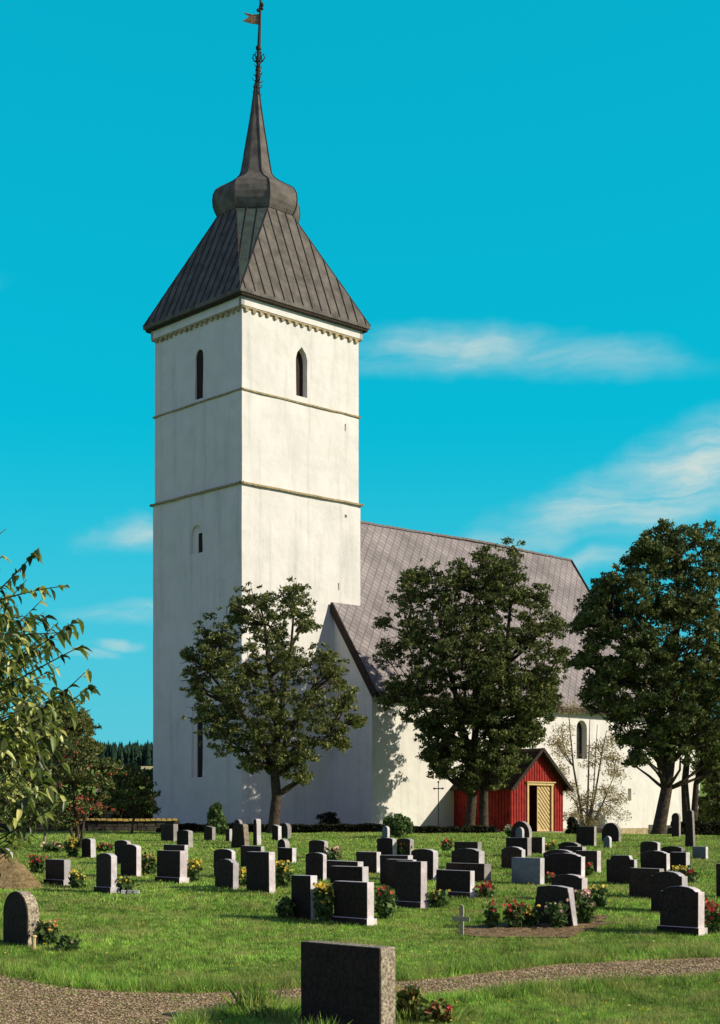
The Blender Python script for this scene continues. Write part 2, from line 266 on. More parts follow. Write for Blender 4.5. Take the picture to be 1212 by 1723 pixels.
# ---------------------------------------------------------------- mesh helpers
def tag(o, label=None, cat=None, group=None, kind=None):
    if label: o['label'] = label
    if cat: o['category'] = cat
    if group: o['group'] = group
    if kind: o['kind'] = kind
    return o
def empty(name, loc=(0, 0, 0), rz=0, **kw):
    o = bpy.data.objects.new(name, None); COL.objects.link(o); o.location = loc; o.rotation_euler = (0, 0, rz); o.empty_display_size = .2
    return tag(o, **kw)
class MB:
    def __init__(s): s.v = []; s.f = []; s.uv = {}
    def face(s, pts, uv=None):
        b = len(s.v); s.v += [tuple(p) for p in pts]; s.f.append(tuple(range(b, b+len(pts))))
        if uv: s.uv[len(s.f)-1] = uv
    def box(s, x0, x1, y0, y1, z0, z1, T=None):
        p = [(x0, y0, z0), (x1, y0, z0), (x1, y1, z0), (x0, y1, z0), (x0, y0, z1), (x1, y0, z1), (x1, y1, z1), (x0, y1, z1)]
        s.hexa(p, T)
    def hexa(s, p, T=None):
        if T: p = [T(*q) for q in p]
        b = len(s.v); s.v += [tuple(q) for q in p]
        for f in ((0, 3, 2, 1), (4, 5, 6, 7), (0, 1, 5, 4), (1, 2, 6, 5), (2, 3, 7, 6), (3, 0, 4, 7)): s.f.append(tuple(b+i for i in f))
    def prism(s, poly, y0, y1, T=None):
        """poly: (x,z) outline, extruded from y0 to y1"""
        n = len(poly); b = len(s.v)
        for y in (y0, y1):
            for (x, z) in poly: q = (x, y, z); s.v.append(tuple(T(*q)) if T else q)
        s.f.append(tuple(b+i for i in range(n))); s.f.append(tuple(b+n+i for i in reversed(range(n))))
        for i in range(n):
            j = (i+1) % n; s.f.append((b+i, b+n+i, b+n+j, b+j))
    def beam(s, a, b_, w, h=None, up=Vector((0, 0, 1))):
        a = Vector(a); b_ = Vector(b_); h = h or w; d = (b_-a).normalized()
        if abs(d.dot(up)) > .98: up = Vector((1, 0, 0))
        x = d.cross(up).normalized(); z = x.cross(d)
        p = []
        for q in (a, b_): p += [q-x*w/2-z*h/2, q+x*w/2-z*h/2, q+x*w/2+z*h/2, q-x*w/2+z*h/2]
        s.hexa(p)
    def tube(s, pts, rad, n=8, cap=True):
        pts = [Vector(p) for p in pts]; b = len(s.v); k = len(pts)
        for i, p in enumerate(pts):
            d = (pts[min(i+1, k-1)]-pts[max(i-1, 0)]).normalized()
            a = Vector((1, 0, 0)) if abs(d.x) < .9 else Vector((0, 1, 0))
            x = d.cross(a).normalized(); y = d.cross(x); r = rad[i] if hasattr(rad, '__len__') else rad
            for j in range(n):
                t = 2*math.pi*j/n; s.v.append(tuple(p+x*r*math.cos(t)+y*r*math.sin(t)))
        for i in range(k-1):
            for j in range(n):
                j2 = (j+1) % n; s.f.append((b+i*n+j, b+i*n+j2, b+(i+1)*n+j2, b+(i+1)*n+j))
        if cap: s.f.append(tuple(b+j for j in reversed(range(n)))); s.f.append(tuple(b+(k-1)*n+j for j in range(n)))
    def ball(s, c, r, n=8):
        c = Vector(c)
        s.tube([c+Vector((0, 0, -r*math.cos(math.pi*i/n))) for i in range(n+1)], [max(r*math.sin(math.pi*i/n), 1e-4) for i in range(n+1)], n=10)
    def lathe(s, prof, c=(0, 0), n=16):
        s.tube([(c[0], c[1], z) for z, r in prof], [r for z, r in prof], n=n)
    def build(s, name, m, parent=None, smooth=False, recalc=True):
        me = bpy.data.meshes.new(name); me.from_pydata(s.v, [], s.f)
        if s.uv:
            l = me.uv_layers.new(name='UVMap')
            for fi, uv in s.uv.items():
                for li, c in zip(me.polygons[fi].loop_indices, uv): l.data[li].uv = c
        if recalc:
            bm = bmesh.new(); bm.from_mesh(me); bmesh.ops.recalc_face_normals(bm, faces=bm.faces); bm.to_mesh(me); bm.free()
        me.materials.append(m)
        if smooth: me.polygons.foreach_set('use_smooth', [True]*len(me.polygons))
        o = bpy.data.objects.new(name, me); COL.objects.link(o)
        if parent: o.parent = parent
        return o
def np_mesh(name, V, k, m, parent=None, smooth=False):
    """V: (n,k,3) separate k-gons"""
    n = V.shape[0]; me = bpy.data.meshes.new(name)
    me.vertices.add(n*k); me.vertices.foreach_set('co', V.reshape(-1).astype(np.float32))
    me.loops.add(n*k); me.loops.foreach_set('vertex_index', np.arange(n*k, dtype=np.int32))
    me.polygons.add(n); me.polygons.foreach_set('loop_start', np.arange(0, n*k, k, dtype=np.int32))
    me.update(calc_edges=True); me.materials.append(m)
    o = bpy.data.objects.new(name, me); COL.objects.link(o)
    if parent: o.parent = parent
    return o
def np_indexed(name, V, faces, m, parent=None):
    """V (n,p,3) instances sharing face list [(i,j,k,..)] all of same length"""
    n, p, _ = V.shape; fa = np.array(faces, dtype=np.int32); k = fa.shape[1]
    idx = (fa[None]+np.arange(n, dtype=np.int32)[:, None, None]*p).reshape(-1)
    me = bpy.data.meshes.new(name); me.vertices.add(n*p); me.vertices.foreach_set('co', V.reshape(-1).astype(np.float32))
    me.loops.add(len(idx)); me.loops.foreach_set('vertex_index', idx)
    nf = n*fa.shape[0]; me.polygons.add(nf); me.polygons.foreach_set('loop_start', np.arange(0, nf*k, k, dtype=np.int32))
    me.update(calc_edges=True); me.materials.append(m)
    o = bpy.data.objects.new(name, me); COL.objects.link(o)
    if parent: o.parent = parent
    return o
def rand_frames(n, droop=.0):
    a = RNG.normal(size=(n, 3)); a[:, 2] -= droop; a /= np.linalg.norm(a, axis=1)[:, None]
    b = RNG.normal(size=(n, 3)); b -= (a*b).sum(1)[:, None]*a; b /= np.linalg.norm(b, axis=1)[:, None]
    return a, b, np.cross(a, b)
def leaves(name, C, size, m, parent=None, droop=.4, aspect=.8, shape='maple'):
    """leaf faces at centres C; maple: 7-point lobed outline folded; long: lanceolate two-sided fold"""
    n = len(C); a, b, c = rand_frames(n, droop); s = (size*(.65+.7*RNG.random(n)))[:, None]
    if shape == 'maple':
        outline = [(-.5, 0, 0), (-.1, .42, .06), (.06, .16, 0), (.55, .22, .05), (.55, -.22, .05), (.06, -.16, 0), (-.1, -.42, .06)]
        P = np.stack([C+a*s*u+b*s*v*aspect*1.1+c*s*w for u, v, w in outline], 1)
        return np_mesh(name, P, 7, m, parent)
    if shape == 'oval':
        outline = [(-.5, 0, 0), (-.1, .3, .05), (.35, .2, .04), (.55, 0, 0), (.35, -.2, .04), (-.1, -.3, .05)]
        P = np.stack([C+a*s*u+b*s*v*aspect+c*s*w for u, v, w in outline], 1)
        return np_mesh(name, P, 6, m, parent)

# ---------------------------------------------------------------- trees
def grow_limb(mb, a, b, r0, r1, bend=.12, n=5, sides=7):
    a = Vector(a); b = Vector(b); L_ = (b-a).length; pts = []; off = Vector((random.uniform(-1, 1), random.uniform(-1, 1), random.uniform(-.2, .6)))*bend*L_
    for i in range(n+1):
        t = i/n; pts.append(a.lerp(b, t)+off*math.sin(math.pi*t)+Vector((random.uniform(-1, 1), random.uniform(-1, 1), 0))*.02*L_*(0 < i < n))
    mb.tube(pts, [r0+(r1-r0)*i/n for i in range(n+1)], n=sides); return pts
def tree(name, label, cat, base_px, Y, lobes, trunks, leafm, leaf_size=.16, dens=1.0, barkm='bark', group=None, depth=.85, clump=.36, trunk_r=.24, shape='maple', berries=0, leafshape_aspect=.8, fill=.35, lm=1.):
    """lobes: (px,py,r px) outline of crown at distance Y; trunks: list of poly-lines of (px,py)"""
    x, y, z = (base_px[0]-CX)/F*Y, Y, 0
    z = float(ground(x, y)); base = Vector((x, y, z)); pm = F/Y
    o = empty(name, base, label=label, cat=cat, group=group)
    lob = [(PT(a, b, Y), r/pm) for a, b, r in lobes]
    cen = sum((p for p, r in lob), Vector())/len(lob); R = max(((p-cen).length+r) for p, r in lob)
    xs = [p.x for p, r in lob]; HX = max(1e-3, max(abs(p.x-cen.x)+r for p, r in lob)); HZ = max(abs(p.z-cen.z)+r for p, r in lob)
    CL = []; cents = []
    for p, r in lob:
        q = min(1, ((p.x-cen.x)/HX)**2+((p.z-cen.z)/HZ)**2); D = max(0, math.sqrt(1-q)*HX*depth-r*.4)
        k = max(1, int(round(2*D/(r*1.1)))+1)
        for i in range(k):
            off = 0 if k == 1 else -D+2*D*i/(k-1)
            c = p+Vector((random.uniform(-.1, .1)*r, off+random.uniform(-.25, .25)*r, random.uniform(-.1, .1)*r)); cents.append((c, r))
    for c, r in cents:
        nc = max(3, int(11*dens*(r/.8)**2))
        for _ in range(nc):
            d = Vector((random.gauss(0, 1), random.gauss(0, 1), random.gauss(0, 1))).normalized()
            u_ = random.random(); rr = r*(random.uniform(.1, .6) if u_ < fill else random.uniform(.55, .98) if u_ < .9 else random.uniform(.95, 1.13)); CL.append((c+d*rr, clump*(random.uniform(.55, 1.25) if u_ < .9 else random.uniform(.35, .6))))
    per = int(lm*46*(clump/.36)**2*(.16/leaf_size)**2)
    P = []
    for c, cr in CL:
        n = max(6, int(per*(cr/clump)**2)); g = RNG.normal(size=(n, 3)); g /= np.linalg.norm(g, axis=1)[:, None]; g *= (RNG.random(n)**.5)[:, None]*cr
        g[:, 2] *= .55; P.append(g+np.array(c))
    P = np.concatenate(P)-np.array(base)
    leaves('crown', P, leaf_size, M[leafm], o, shape=shape, aspect=leafshape_aspect)
    mb = MB(); tips = []
    for tr in trunks:
        pts = [PT(a, b, Y)-base for a, b, *_ in tr]
        for i, q in enumerate(pts):
            if i: pts[i] = q+Vector((0, random.uniform(-.25, .25), 0))
        if tr[0][1] >= base_px[1]-8: pts[0].z = -.15
        r0 = tr[0][2] if len(tr[0]) > 2 else trunk_r; n = len(pts)
        rad = [r0*(1-.72*i/(n-1)) for i in range(n)]
        if tr[0][1] >= base_px[1]-8: rad[0] *= 1.45; pts.insert(1, pts[0].lerp(pts[1], .16)); rad.insert(1, r0*1.02)
        mb.tube(pts, rad, n=10); tips += [(p, r) for p, r in zip(pts[2:], rad[2:])]
    for c, r in cents:
        c2 = c-base; near = min(tips, key=lambda t: (t[0]-c2).length+max(0, t[0].z-c2.z)*1.5)
        pts = grow_limb(mb, near[0], c2, min(near[1]*.6, .09), .022, n=4, sides=5)
        for _ in range(3):
            d = Vector((random.gauss(0, 1), random.gauss(0, 1), random.gauss(.2, .8))).normalized(); grow_limb(mb, pts[3], c2+d*r*.85, .022, .006, n=3, sides=4)
    mb.build('trunk', M[barkm], o, smooth=True, recalc=False)
    if berries:
        bm_ = MB()
        for _ in range(berries):
            c, cr = random.choice(CL); bb = c-base+Vector((random.uniform(-1, 1), random.uniform(-1, 1), random.uniform(-1, 0)))*cr
            bm_.ball(bb, random.uniform(.02, .045), n=4)
        bm_.build('berries', M['berry'], o, recalc=False)['kind'] = 'stuff'
    return o

# ================================================================ SETTING
def build_ground():
    ys = np.concatenate([np.arange(-40, 6, 3), np.arange(6, 75, .5), np.arange(75, 115, 1.5), np.arange(115, 260, 8), np.arange(260, 950, 25), np.array([1000, 1400, 2200, 3500, 6000])])
    xs = np.concatenate([np.array([-3000, -1500, -700, -350, -180, -100, -70]), np.arange(-50, -16, 3), np.arange(-16, 22, .5), np.arange(22, 55, 3), np.array([60, 80, 110, 180, 350, 700, 1500, 3000])])
    X, Yg = np.meshgrid(xs, ys); Z = ground(X, Yg); n, k = X.shape
    V = np.stack([X, Yg, Z], -1).reshape(-1, 3); i = np.arange(n*k).reshape(n, k)
    fa = np.stack([i[:-1, :-1], i[:-1, 1:], i[1:, 1:], i[1:, :-1]], -1).reshape(-1, 4)
    me = bpy.data.meshes.new('ground'); me.from_pydata(V.tolist(), [], fa.tolist()); me.materials.append(M['ground'])
    me.polygons.foreach_set('use_smooth', [True]*len(me.polygons))
    o = bpy.data.objects.new('ground', me); COL.objects.link(o); tag(o, kind='structure', label='mown green graveyard lawn rising gently to the church')
build_ground()
PU = np.array([(-250, 1618), (-100, 1630), (0, 1641), (60, 1652), (120, 1662), (200, 1669), (300, 1671), (400, 1669), (500, 1664), (600, 1658), (680, 1651), (760, 1644), (850, 1633), (950, 1622), (1100, 1615), (1212, 1611), (1450, 1604)], float)
PL = np.array([(-250, 2000), (150, 1960), (235, 1800), (300, 1722), (360, 1706), (430, 1692), (520, 1689), (600, 1686), (718, 1679), (860, 1665), (1000, 1654), (1212, 1642), (1450, 1628)], float)
PATHX = np.arange(-240, 1441, 12.)
def _edge(poly, px): 
    r = np.interp(px, poly[:, 0], poly[:, 1]); return np.array(gpt(px, r))
PUW = np.array([_edge(PU, p) for p in PATHX]); PLW = np.array([_edge(PL, p) for p in PATHX])
def in_path(x, y, grow=0.):
    px = CX+F*x/y; row = row_of(x, y); g = grow*F/y*.13
    return (row > np.interp(px, PU[:, 0], PU[:, 1])-g) & (row < np.interp(px, PL[:, 0], PL[:, 1])+g)
def build_path():
    k = 14; V = []; fa = []
    for a, b in zip(PUW, PLW):
        for j in range(k+1):
            q = a+(b-a)*j/k; wob = 0
            V.append((q[0], q[1], float(ground(q[0], q[1]))+.012))
    for i in range(len(PATHX)-1):
        for j in range(k): a = i*(k+1)+j; fa.append((a, a+1, a+k+2, a+k+1))
    me = bpy.data.meshes.new('path'); me.from_pydata(V, [], fa); me.materials.append(M['path']); me.polygons.foreach_set('use_smooth', [True]*len(me.polygons))
    o = bpy.data.objects.new('path', me); COL.objects.link(o); tag(o, kind='structure', label='curving gravel path in the foreground')
    # loose pebbles
    n = 26000; x = RNG.uniform(-6.5, 6.5, n*3); y = 14.5+RNG.random(n*3)*9; ok = in_path(x, y, -.3); x = x[ok][:n]; y = y[ok][:n]; n = len(x)
    c = np.stack([x, y, ground(x, y)+.018], 1); s = (.006+.013*RNG.random(n))[:, None]
    oct_ = np.array([(1, 0, 0), (0, 1, 0), (-1, 0, 0), (0, -1, 0), (0, 0, .7)]); ang = RNG.random(n)*6.28; ca, sa = np.cos(ang), np.sin(ang)
    P = np.stack([c+s*np.stack([v[0]*ca-v[1]*sa, v[0]*sa+v[1]*ca, np.full(n, v[2])], 1)*(1+.5*RNG.random((n, 1))) for v in oct_], 1)
    o = np_indexed('gravel', P, [(0, 1, 4), (1, 2, 4), (2, 3, 4), (3, 0, 4)], M['pebble']); tag(o, 'loose gravel scattered over the path', 'gravel', kind='stuff')
build_path()
BEDS = [[(780, 1561), (850, 1556), (900, 1557), (985, 1553), (1040, 1553), (990, 1566), (960, 1580), (860, 1579), (790, 1577), (772, 1572)], [(975, 1544), (1025, 1541), (1020, 1550), (980, 1553)]]
def in_bed(x, y):
    px = CX+F*x/y; row = row_of(x, y); res = np.zeros(len(x), bool)
    for P_ in BEDS:
        ins = np.zeros(len(x), bool)
        for (ax, ay), (bx, by) in zip(P_, P_[1:]+P_[:1]):
            c = ((ay > row) != (by > row)) & (px < (bx-ax)*(row-ay)/((by-ay) or 1e-9)+ax); ins ^= c
        res |= ins
    return res
def build_grass():
    def blades(n, ysamp, hmin, hmax, wfac, xlim=None, name='grass'):
        y = ysamp(n); hw = (.27*y+1.2) if xlim is None else xlim; x = RNG.uniform(-1, 1, n)*hw
        tuft_ = (np.sin(x*5.3+2*np.sin(y*3.1))*np.sin(y*4.7+1.7*np.sin(x*2.9))+.35*np.sin(x*13)*np.sin(y*11)) > .62
        ok = ~in_path(x, y, -.15) | (tuft_ & (RNG.random(n) < .35)) | (RNG.random(n) < .035); ok &= ~in_bed(x, y) | (RNG.random(n) < .06); x, y = x[ok], y[ok]; n = len(x)
        patch = .5+.5*np.sin(x*1.9+3*np.sin(y*.7))*np.sin(y*1.3+2*np.sin(x*.8))
        h = (hmin+(hmax-hmin)*RNG.random(n)**1.6)*(.65+.7*patch); edge = in_path(x, y, .9); h = np.where(edge & ~in_path(x, y, -.1), h*2.3, h)
        return x, y, h, wfac*y
    def mk(x, y, h, w, name, label, m):
        n = len(x); ang = RNG.random(n)*math.pi; lean = RNG.normal(size=(n, 2))*.45*h[:, None]
        z = ground(x, y); dx = np.cos(ang)*w*.5; dy = np.sin(ang)*w*.5
        P = np.stack([np.stack([x-dx, y-dy, z-.005], 1), np.stack([x+dx, y+dy, z-.005], 1), np.stack([x+lean[:, 0], y+lean[:, 1], z+h], 1)], 1)
        o = np_mesh(name, P, 3, m); tag(o, label, 'grass', kind='stuff')
    near = blades(400000, lambda n: 15.5+14.5*RNG.random(n)**1.35, .02, .075, .0005)
    mid = blades(260000, lambda n: 29+36*RNG.random(n)**1.3, .03, .075, .0007)
    x, y, h, w = [np.concatenate([a, b]) for a, b in zip(near, mid)]
    mk(x, y, h, w, 'grass', 'short green lawn grass between the gravestones and along the path', M['blade'])
build_grass()
def build_dandelions():
    n = 260; y = 17+34*RNG.random(n)**1.5; x = RNG.uniform(-1, 1, n)*.26*y; ok = ~in_path(x, y, .1); x, y = x[ok], y[ok]; n = len(x)
    c = np.stack([x, y, ground(x, y)+.055+.02*RNG.random(n)], 1); s = .007+.008*RNG.random(n)+.00022*y
    P = np.stack([c+np.stack([s*math.cos(t), s*math.sin(t)*.8, s*.5*math.sin(t)], 1) for t in np.arange(6)*math.pi/3], 1)
    o = np_mesh('wildflowers', P, 6, M['petal_yellow']); tag(o, 'tiny yellow wildflowers dotted over the lawn', 'wildflowers', kind='stuff')
build_dandelions()
def build_forest():
    rows = []
    n = 24000; x = RNG.uniform(-280, 280, n); y = 508+RNG.random(n)**1.2*230; z = ground(x, y); h = 5.5+3.8*RNG.random(n)**2
    P = []; t3 = []
    for k in range(3):
        zb = z+h*(.05+.28*k); zt = z+h*(.55+.225*k); r = h*(.17-.04*k); a0 = RNG.random(n)*6
        ring = [np.stack([x+r*np.cos(a0+t), y+r*np.sin(a0+t), zb+RNG.normal(size=n)*.3], 1) for t in np.arange(6)*math.pi/3]
        P.append(np.stack(ring+[np.stack([x, y, zt], 1)], 1))
    P = np.concatenate(P, 0)
    o = np_indexed('forest', P, [(i, (i+1) % 6, 6) for i in range(6)], M['conifer']); tag(o, 'dark spruce forest on the low ridge far behind the church', 'forest', kind='stuff')
build_forest()
mb = MB()
for i in range(60):
    x0 = -330+i*11; mb.face([(x0, 470, float(ground(x0, 470))+.15), (x0+11, 470, float(ground(x0+11, 470))+.15), (x0+11, 505, float(ground(x0+11, 505))+.15), (x0, 505, float(ground(x0, 505))+.15)])
tag(mb.build('field', mat('ripe_field', (.55, .48, .22), .9, .1, col2=(.45, .42, .2), vscale=.05)), 'pale ripe field below the forest ridge', kind='structure')

# ================================================================ CHURCH
C0 = Vector((-6.158, 79.0)); U = Vector((.732, .6813)).normalized(); WV = Vector((-U.y, U.x)); TS, TT = 8.44, 7.95
GZ = EYE-.58
def cw(a, w, z): return (C0.x+U.x*a+WV.x*w, C0.y+U.y*a+WV.y*w, z)      # a along the nave, w away to the north side, z height
def inv_s(px, q=0.):
    """distance a along the south plane at w=-q for photo column px"""
    m = (px-CX)/F; bx = C0.x-WV.x*q; by = C0.y-WV.y*q
    return (m*by-bx)/(U.x-m*U.y)
def inv_w(px, a=0.):
    """distance w along the west plane at a for photo column px"""
    m = (px-CX)/F; bx = C0.x+U.x*a; by = C0.y+U.y*a
    return (m*by-bx)/(WV.x-m*WV.y)
def zrow(px_row, a, w):
    Yd = C0.y+U.y*a+WV.y*w; return EYE+(HY-px_row)/F*Yd
church = empty('church', cw(10, 3, GZ), label='white stone church with tall square tower, dark spire and steep slate nave roof', cat='church')
def child(o, parent):
    o.parent = parent; return o
def wbuild(mb, name, m, parent, smooth=False):
    """mesh given in world coordinates, parented so that it stays there"""
    o = mb.build(name, m, None, smooth); p = parent; off = Vector()
    while p is not None: off += p.location; p = p.parent
    me = o.data; me.transform(Matrix.Translation(-off)); o.parent = parent; return o
def cut(o, cutters):
    for c in cutters:
        md = o.modifiers.new('b', 'BOOLEAN'); md.operation = 'DIFFERENCE'; md.object = c; md.solver = 'EXACT'
    dg = bpy.context.evaluated_depsgraph_get(); me = bpy.data.meshes.new_from_object(o.evaluated_get(dg)); o.modifiers.clear(); o.data = me
    for c in cutters: bpy.data.objects.remove(c)
def arch_poly(x0, x1, z0, z1, pointed=False, n=7):
    w = x1-x0; r = w/2
    if pointed: top = [(x1, z1-w*.85), (x1-w*.12, z1-w*.42), (x0+w/2, z1), (x0+w*.12, z1-w*.42), (x0, z1-w*.85)]
    else: top = [(x0+r+r*math.cos(math.pi*i/n), z1-r+r*math.sin(math.pi*i/n)) for i in range(n+1)]
    return [(x0, z0), (x1, z0)]+top
def south(q): return lambda x, y, z: cw(x, -q+y, z)         # x along, y depth into the wall
def west(a): return lambda x, y, z: cw(a+y, x, z)
def rough_box(a0, a1, w0, w1, z0, z1, step=.6, amp=.032, seed=1, taper=0.):
    """box whose vertical faces are gridded and slightly uneven, like hand-laid plastered masonry"""
    rr = random.Random(seed); na = max(1, int((a1-a0)/step)); nw = max(1, int((w1-w0)/step)); nz = max(1, int((z1-z0)/step))
    bm = bmesh.new(); ring = [(a0+(a1-a0)*i/na, w0) for i in range(na)]+[(a1, w0+(w1-w0)*i/nw) for i in range(nw)]+[(a1-(a1-a0)*i/na, w1) for i in range(na)]+[(a0, w1-(w1-w0)*i/nw) for i in range(nw)]
    rows = []
    for k in range(nz+1):
        z = z0+(z1-z0)*k/nz; r = []
        for (a, w) in ring:
            s = amp*(math.sin(a*1.7+z*.9+seed)+math.sin(w*2.1-z*1.3+seed*2)+rr.uniform(-.6, .6))*.5
            aa = a+(s if a in (a0, a1) else 0); ww = w+(s if w in (w0, w1) else 0)
            r.append(bm.verts.new(cw(aa, ww, z)))
        rows.append(r)
    for k in range(nz):
        for i in range(len(ring)):
            j = (i+1) % len(ring); bm.faces.new((rows[k][i], rows[k][j], rows[k+1][j], rows[k+1][i]))
    bm.faces.new(list(reversed(rows[0]))); bm.faces.new(rows[-1])
    bmesh.ops.recalc_face_normals(bm, faces=bm.faces)
    me = bpy.data.meshes.new('wall'); bm.to_mesh(me); bm.free(); me.materials.append(M['white'])
    o = bpy.data.objects.new('wall', me); COL.objects.link(o); return o
def set_parent(o, parent):
    p = parent; off = Vector()
    while p is not None: off += p.location; p = p.parent
    o.data.transform(Matrix.Translation(-off)); o.parent = parent
def openings(wall, specs):
    """specs: (T, poly, depth, pane material, pane z-bars) cut a recess and put a dark pane at its back"""
    cs = []
    for T, poly, dep, pm, bars in specs:
        mb = MB(); mb.prism(poly, -.4, dep, T); cs.append(mb.build('cutter', M['glass']))
    cut(wall, cs)
def panes(wall, specs):
    for T, poly, dep, pm, bars in specs:
        x0 = min(p[0] for p in poly); x1 = max(p[0] for p in poly); z0 = min(p[1] for p in poly); z1 = max(p[1] for p in poly)
        mb = MB(); mb.prism(poly, dep-.05, dep-.004, T)
        w = wbuild(mb, 'window', M[pm], wall)
Z_S1 = EYE+(HY-653)/F*79; Z_S2 = EYE+(HY-812)/F*79; Z_T = EYE+27.05
# --- tower: three storeys, the lower a little wider
tw = rough_box(-.0, TS, 0, TT, GZ-1.5, Z_S2, seed=1); t2 = rough_box(.07, TS-.07, .07, TT-.07, Z_S2, Z_T, seed=2)
tw.name = 'tower'
def sr(px, row, q=0.):           # photo pixel on the south plane -> (a, z)
    a = inv_s(px, q); return a, zrow(row, a, -q)
def wr(px, row, a=0.):
    w = inv_w(px, a); return w, zrow(row, a, w)
def srect(px0, px1, r0, r1, q=0.):
    a0, z1 = sr(px0, r0, q); a1, _ = sr(px1, r0, q); _, z0 = sr((px0+px1)/2, r1, q); _, z1 = sr((px0+px1)/2, r0, q); return a0, a1, z0, z1
def wrect(px0, px1, r0, r1, a=0.):
    w1, _ = wr(px0, r0, a); w0, _ = wr(px1, r0, a); _, z0 = wr((px0+px1)/2, r1, a); _, z1 = wr((px0+px1)/2, r0, a); return w0, w1, z0, z1
up_specs = [(south(0), arch_poly(*srect(500, 519, 583, 667), pointed=True), .5, 'louvre', 0),
            (west(0), arch_poly(*wrect(327, 340, 587, 671), pointed=False), .22, 'louvre', 0)]
slit = lambda r: [(r[0], r[2]), (r[1], r[2]), (r[1], r[3]), (r[0], r[3])]
up_specs += [(south(0), slit(srect(581, 583.2, 713, 725)), .6, 'glass', 0)]
for px, rw in ((458, 522), (517, 541), (569, 554)): up_specs.append((south(0), slit(srect(px-1.5, px+1.5, rw, rw+5)), .4, 'glass', 0))
for px, rw in ((274, 569), (303, 548), (331, 540), (360, 528)): up_specs.append((west(0), slit(wrect(px-1.4, px+1.4, rw, rw+4.5)), .4, 'glass', 0))
low_specs = [(west(0), slit(wrect(331, 341, 896, 930)), .2, 'louvre', 0), (west(0), slit(wrect(329, 340.5, 1196, 1308)), .22, 'louvre', 0),
             (south(0), slit(srect(580, 584, 866, 871)), .5, 'glass', 0), (south(0), slit(srect(569.5, 571.7, 981, 993)), .6, 'glass', 0),
             (west(0), slit(wrect(380, 382.3, 1020, 1034)), .5, 'glass', 0)]
niche = [(west(0), arch_poly(*wrect(321, 341.5, 884, 930)), .12, 'glass', 0), (west(0), slit(wrect(322.5, 341, 1190, 1309)), .1, 'glass', 0)]
openings(t2, up_specs); openings(tw, niche); openings(tw, low_specs)
set_parent(tw, church); set_parent(t2, tw); t2.name = 'belfry_storey'
panes(tw, low_specs); panes(tw, up_specs[:3])
def ring_band(name, o, h, z, m, parent, dep=.12, step=.7, jit=.012):
    mb = MB(); r = random.Random(3)
    def run(T, L_):
        n = int(L_/step); p = []
        for i in range(n+1): p.append(r.uniform(-jit, jit))
        for i in range(n):
            x0, x1 = L_*i/n, L_*(i+1)/n; ya, yb = p[i], p[i+1]
            mb.hexa([(x0, -dep, z+ya), (x1, -dep, z+yb), (x1, .05, z+yb), (x0, .05, z+ya), (x0, -dep, z+h+ya), (x1, -dep, z+h+yb), (x1, .05, z+h*1.25+yb), (x0, .05, z+h*1.25+ya)], T)
    e = o
    run(lambda x, y, zz: cw(e-dep+x-0, e+y, zz), TS-2*e+2*dep)
    run(lambda x, y, zz: cw(e+y, e-dep+x, zz), TT-2*e+2*dep)
    run(lambda x, y, zz: cw(TS-e-y, e-dep+x, zz), TT-2*e+2*dep)
    run(lambda x, y, zz: cw(e-dep+x, TT-e-y, zz), TS-2*e+2*dep)
    return wbuild(mb, name, m, parent)
ring_band('string_course', .0, .10, Z_S2-.05, M['string'], tw, .14)
ring_band('string_course', .07, .085, Z_S1-.05, M['string'], tw, .09)
# cornice: white band carried by small corbels
ring_band('cornice', .07, .42, EYE+26.68, M['white'], tw, .16, jit=.004)
ring_band('cornice_ledge', .07, .09, EYE+26.585, M['corbel'], tw, .13, jit=.006)
mb = MB(); r_ = random.Random(5)
for L_, T in ((TS-.14, lambda x, y, z: cw(.07+x, .07+y, z)), (TT-.14, lambda x, y, z: cw(.07+y, .07+x, z)), (TT-.14, lambda x, y, z: cw(TS-.07-y, .07+x, z)), (TS-.14, lambda x, y, z: cw(.07+x, TT-.07-y, z))):
    n = 17
    for i in range(n):
        c = L_*(i+.5)/n+r_.uniform(-.03, .03); h = .17+r_.uniform(-.03, .04); zt = EYE+26.59
        mb.prism([(c-.11, zt), (c-.11, zt-h*.5), (c-.06, zt-h), (c+.06, zt-h), (c+.11, zt-h*.5), (c+.11, zt)], -.13, .03, T)
wbuild(mb, 'corbel_table', M['corbel'], tw)['kind'] = 'stuff'
# --- tower roof
AC, WC = TS/2, TT/2; O = .40; ZE = EYE+27.42; ZO = EYE+33.25
def tc_(dx, dw, z): return Vector(cw(AC+dx, WC+dw, z))
hx, hw = TS/2+O, TT/2+O; AP = 2.08; SD = AP*math.tan(math.pi/8)
E = [tc_(-hx, -hw, ZE), tc_(hx, -hw, ZE), tc_(hx, hw, ZE), tc_(-hx, hw, ZE)]
def octp(ap, z):
    s = ap*math.tan(math.pi/8); return [tc_(*p, z) for p in ((-s, -ap), (s, -ap), (ap, -s), (ap, s), (s, ap), (-s, ap), (-ap, s), (-ap, -s))]
OC = octp(AP, ZO); mb = MB(); mg = MB(); ms = MB()
mains = [(E[0], E[1], OC[1], OC[0]), (E[1], E[2], OC[3], OC[2]), (E[2], E[3], OC[5], OC[4]), (E[3], E[0], OC[7], OC[6])]
for q in mains: mb.face(q)
for e, a, b in ((E[1], OC[1], OC[2]), (E[2], OC[3], OC[4]), (E[3], OC[5], OC[6]), (E[0], OC[7], OC[0])): mg.face((e, a, b))
up3 = Vector((0, 0, 1))
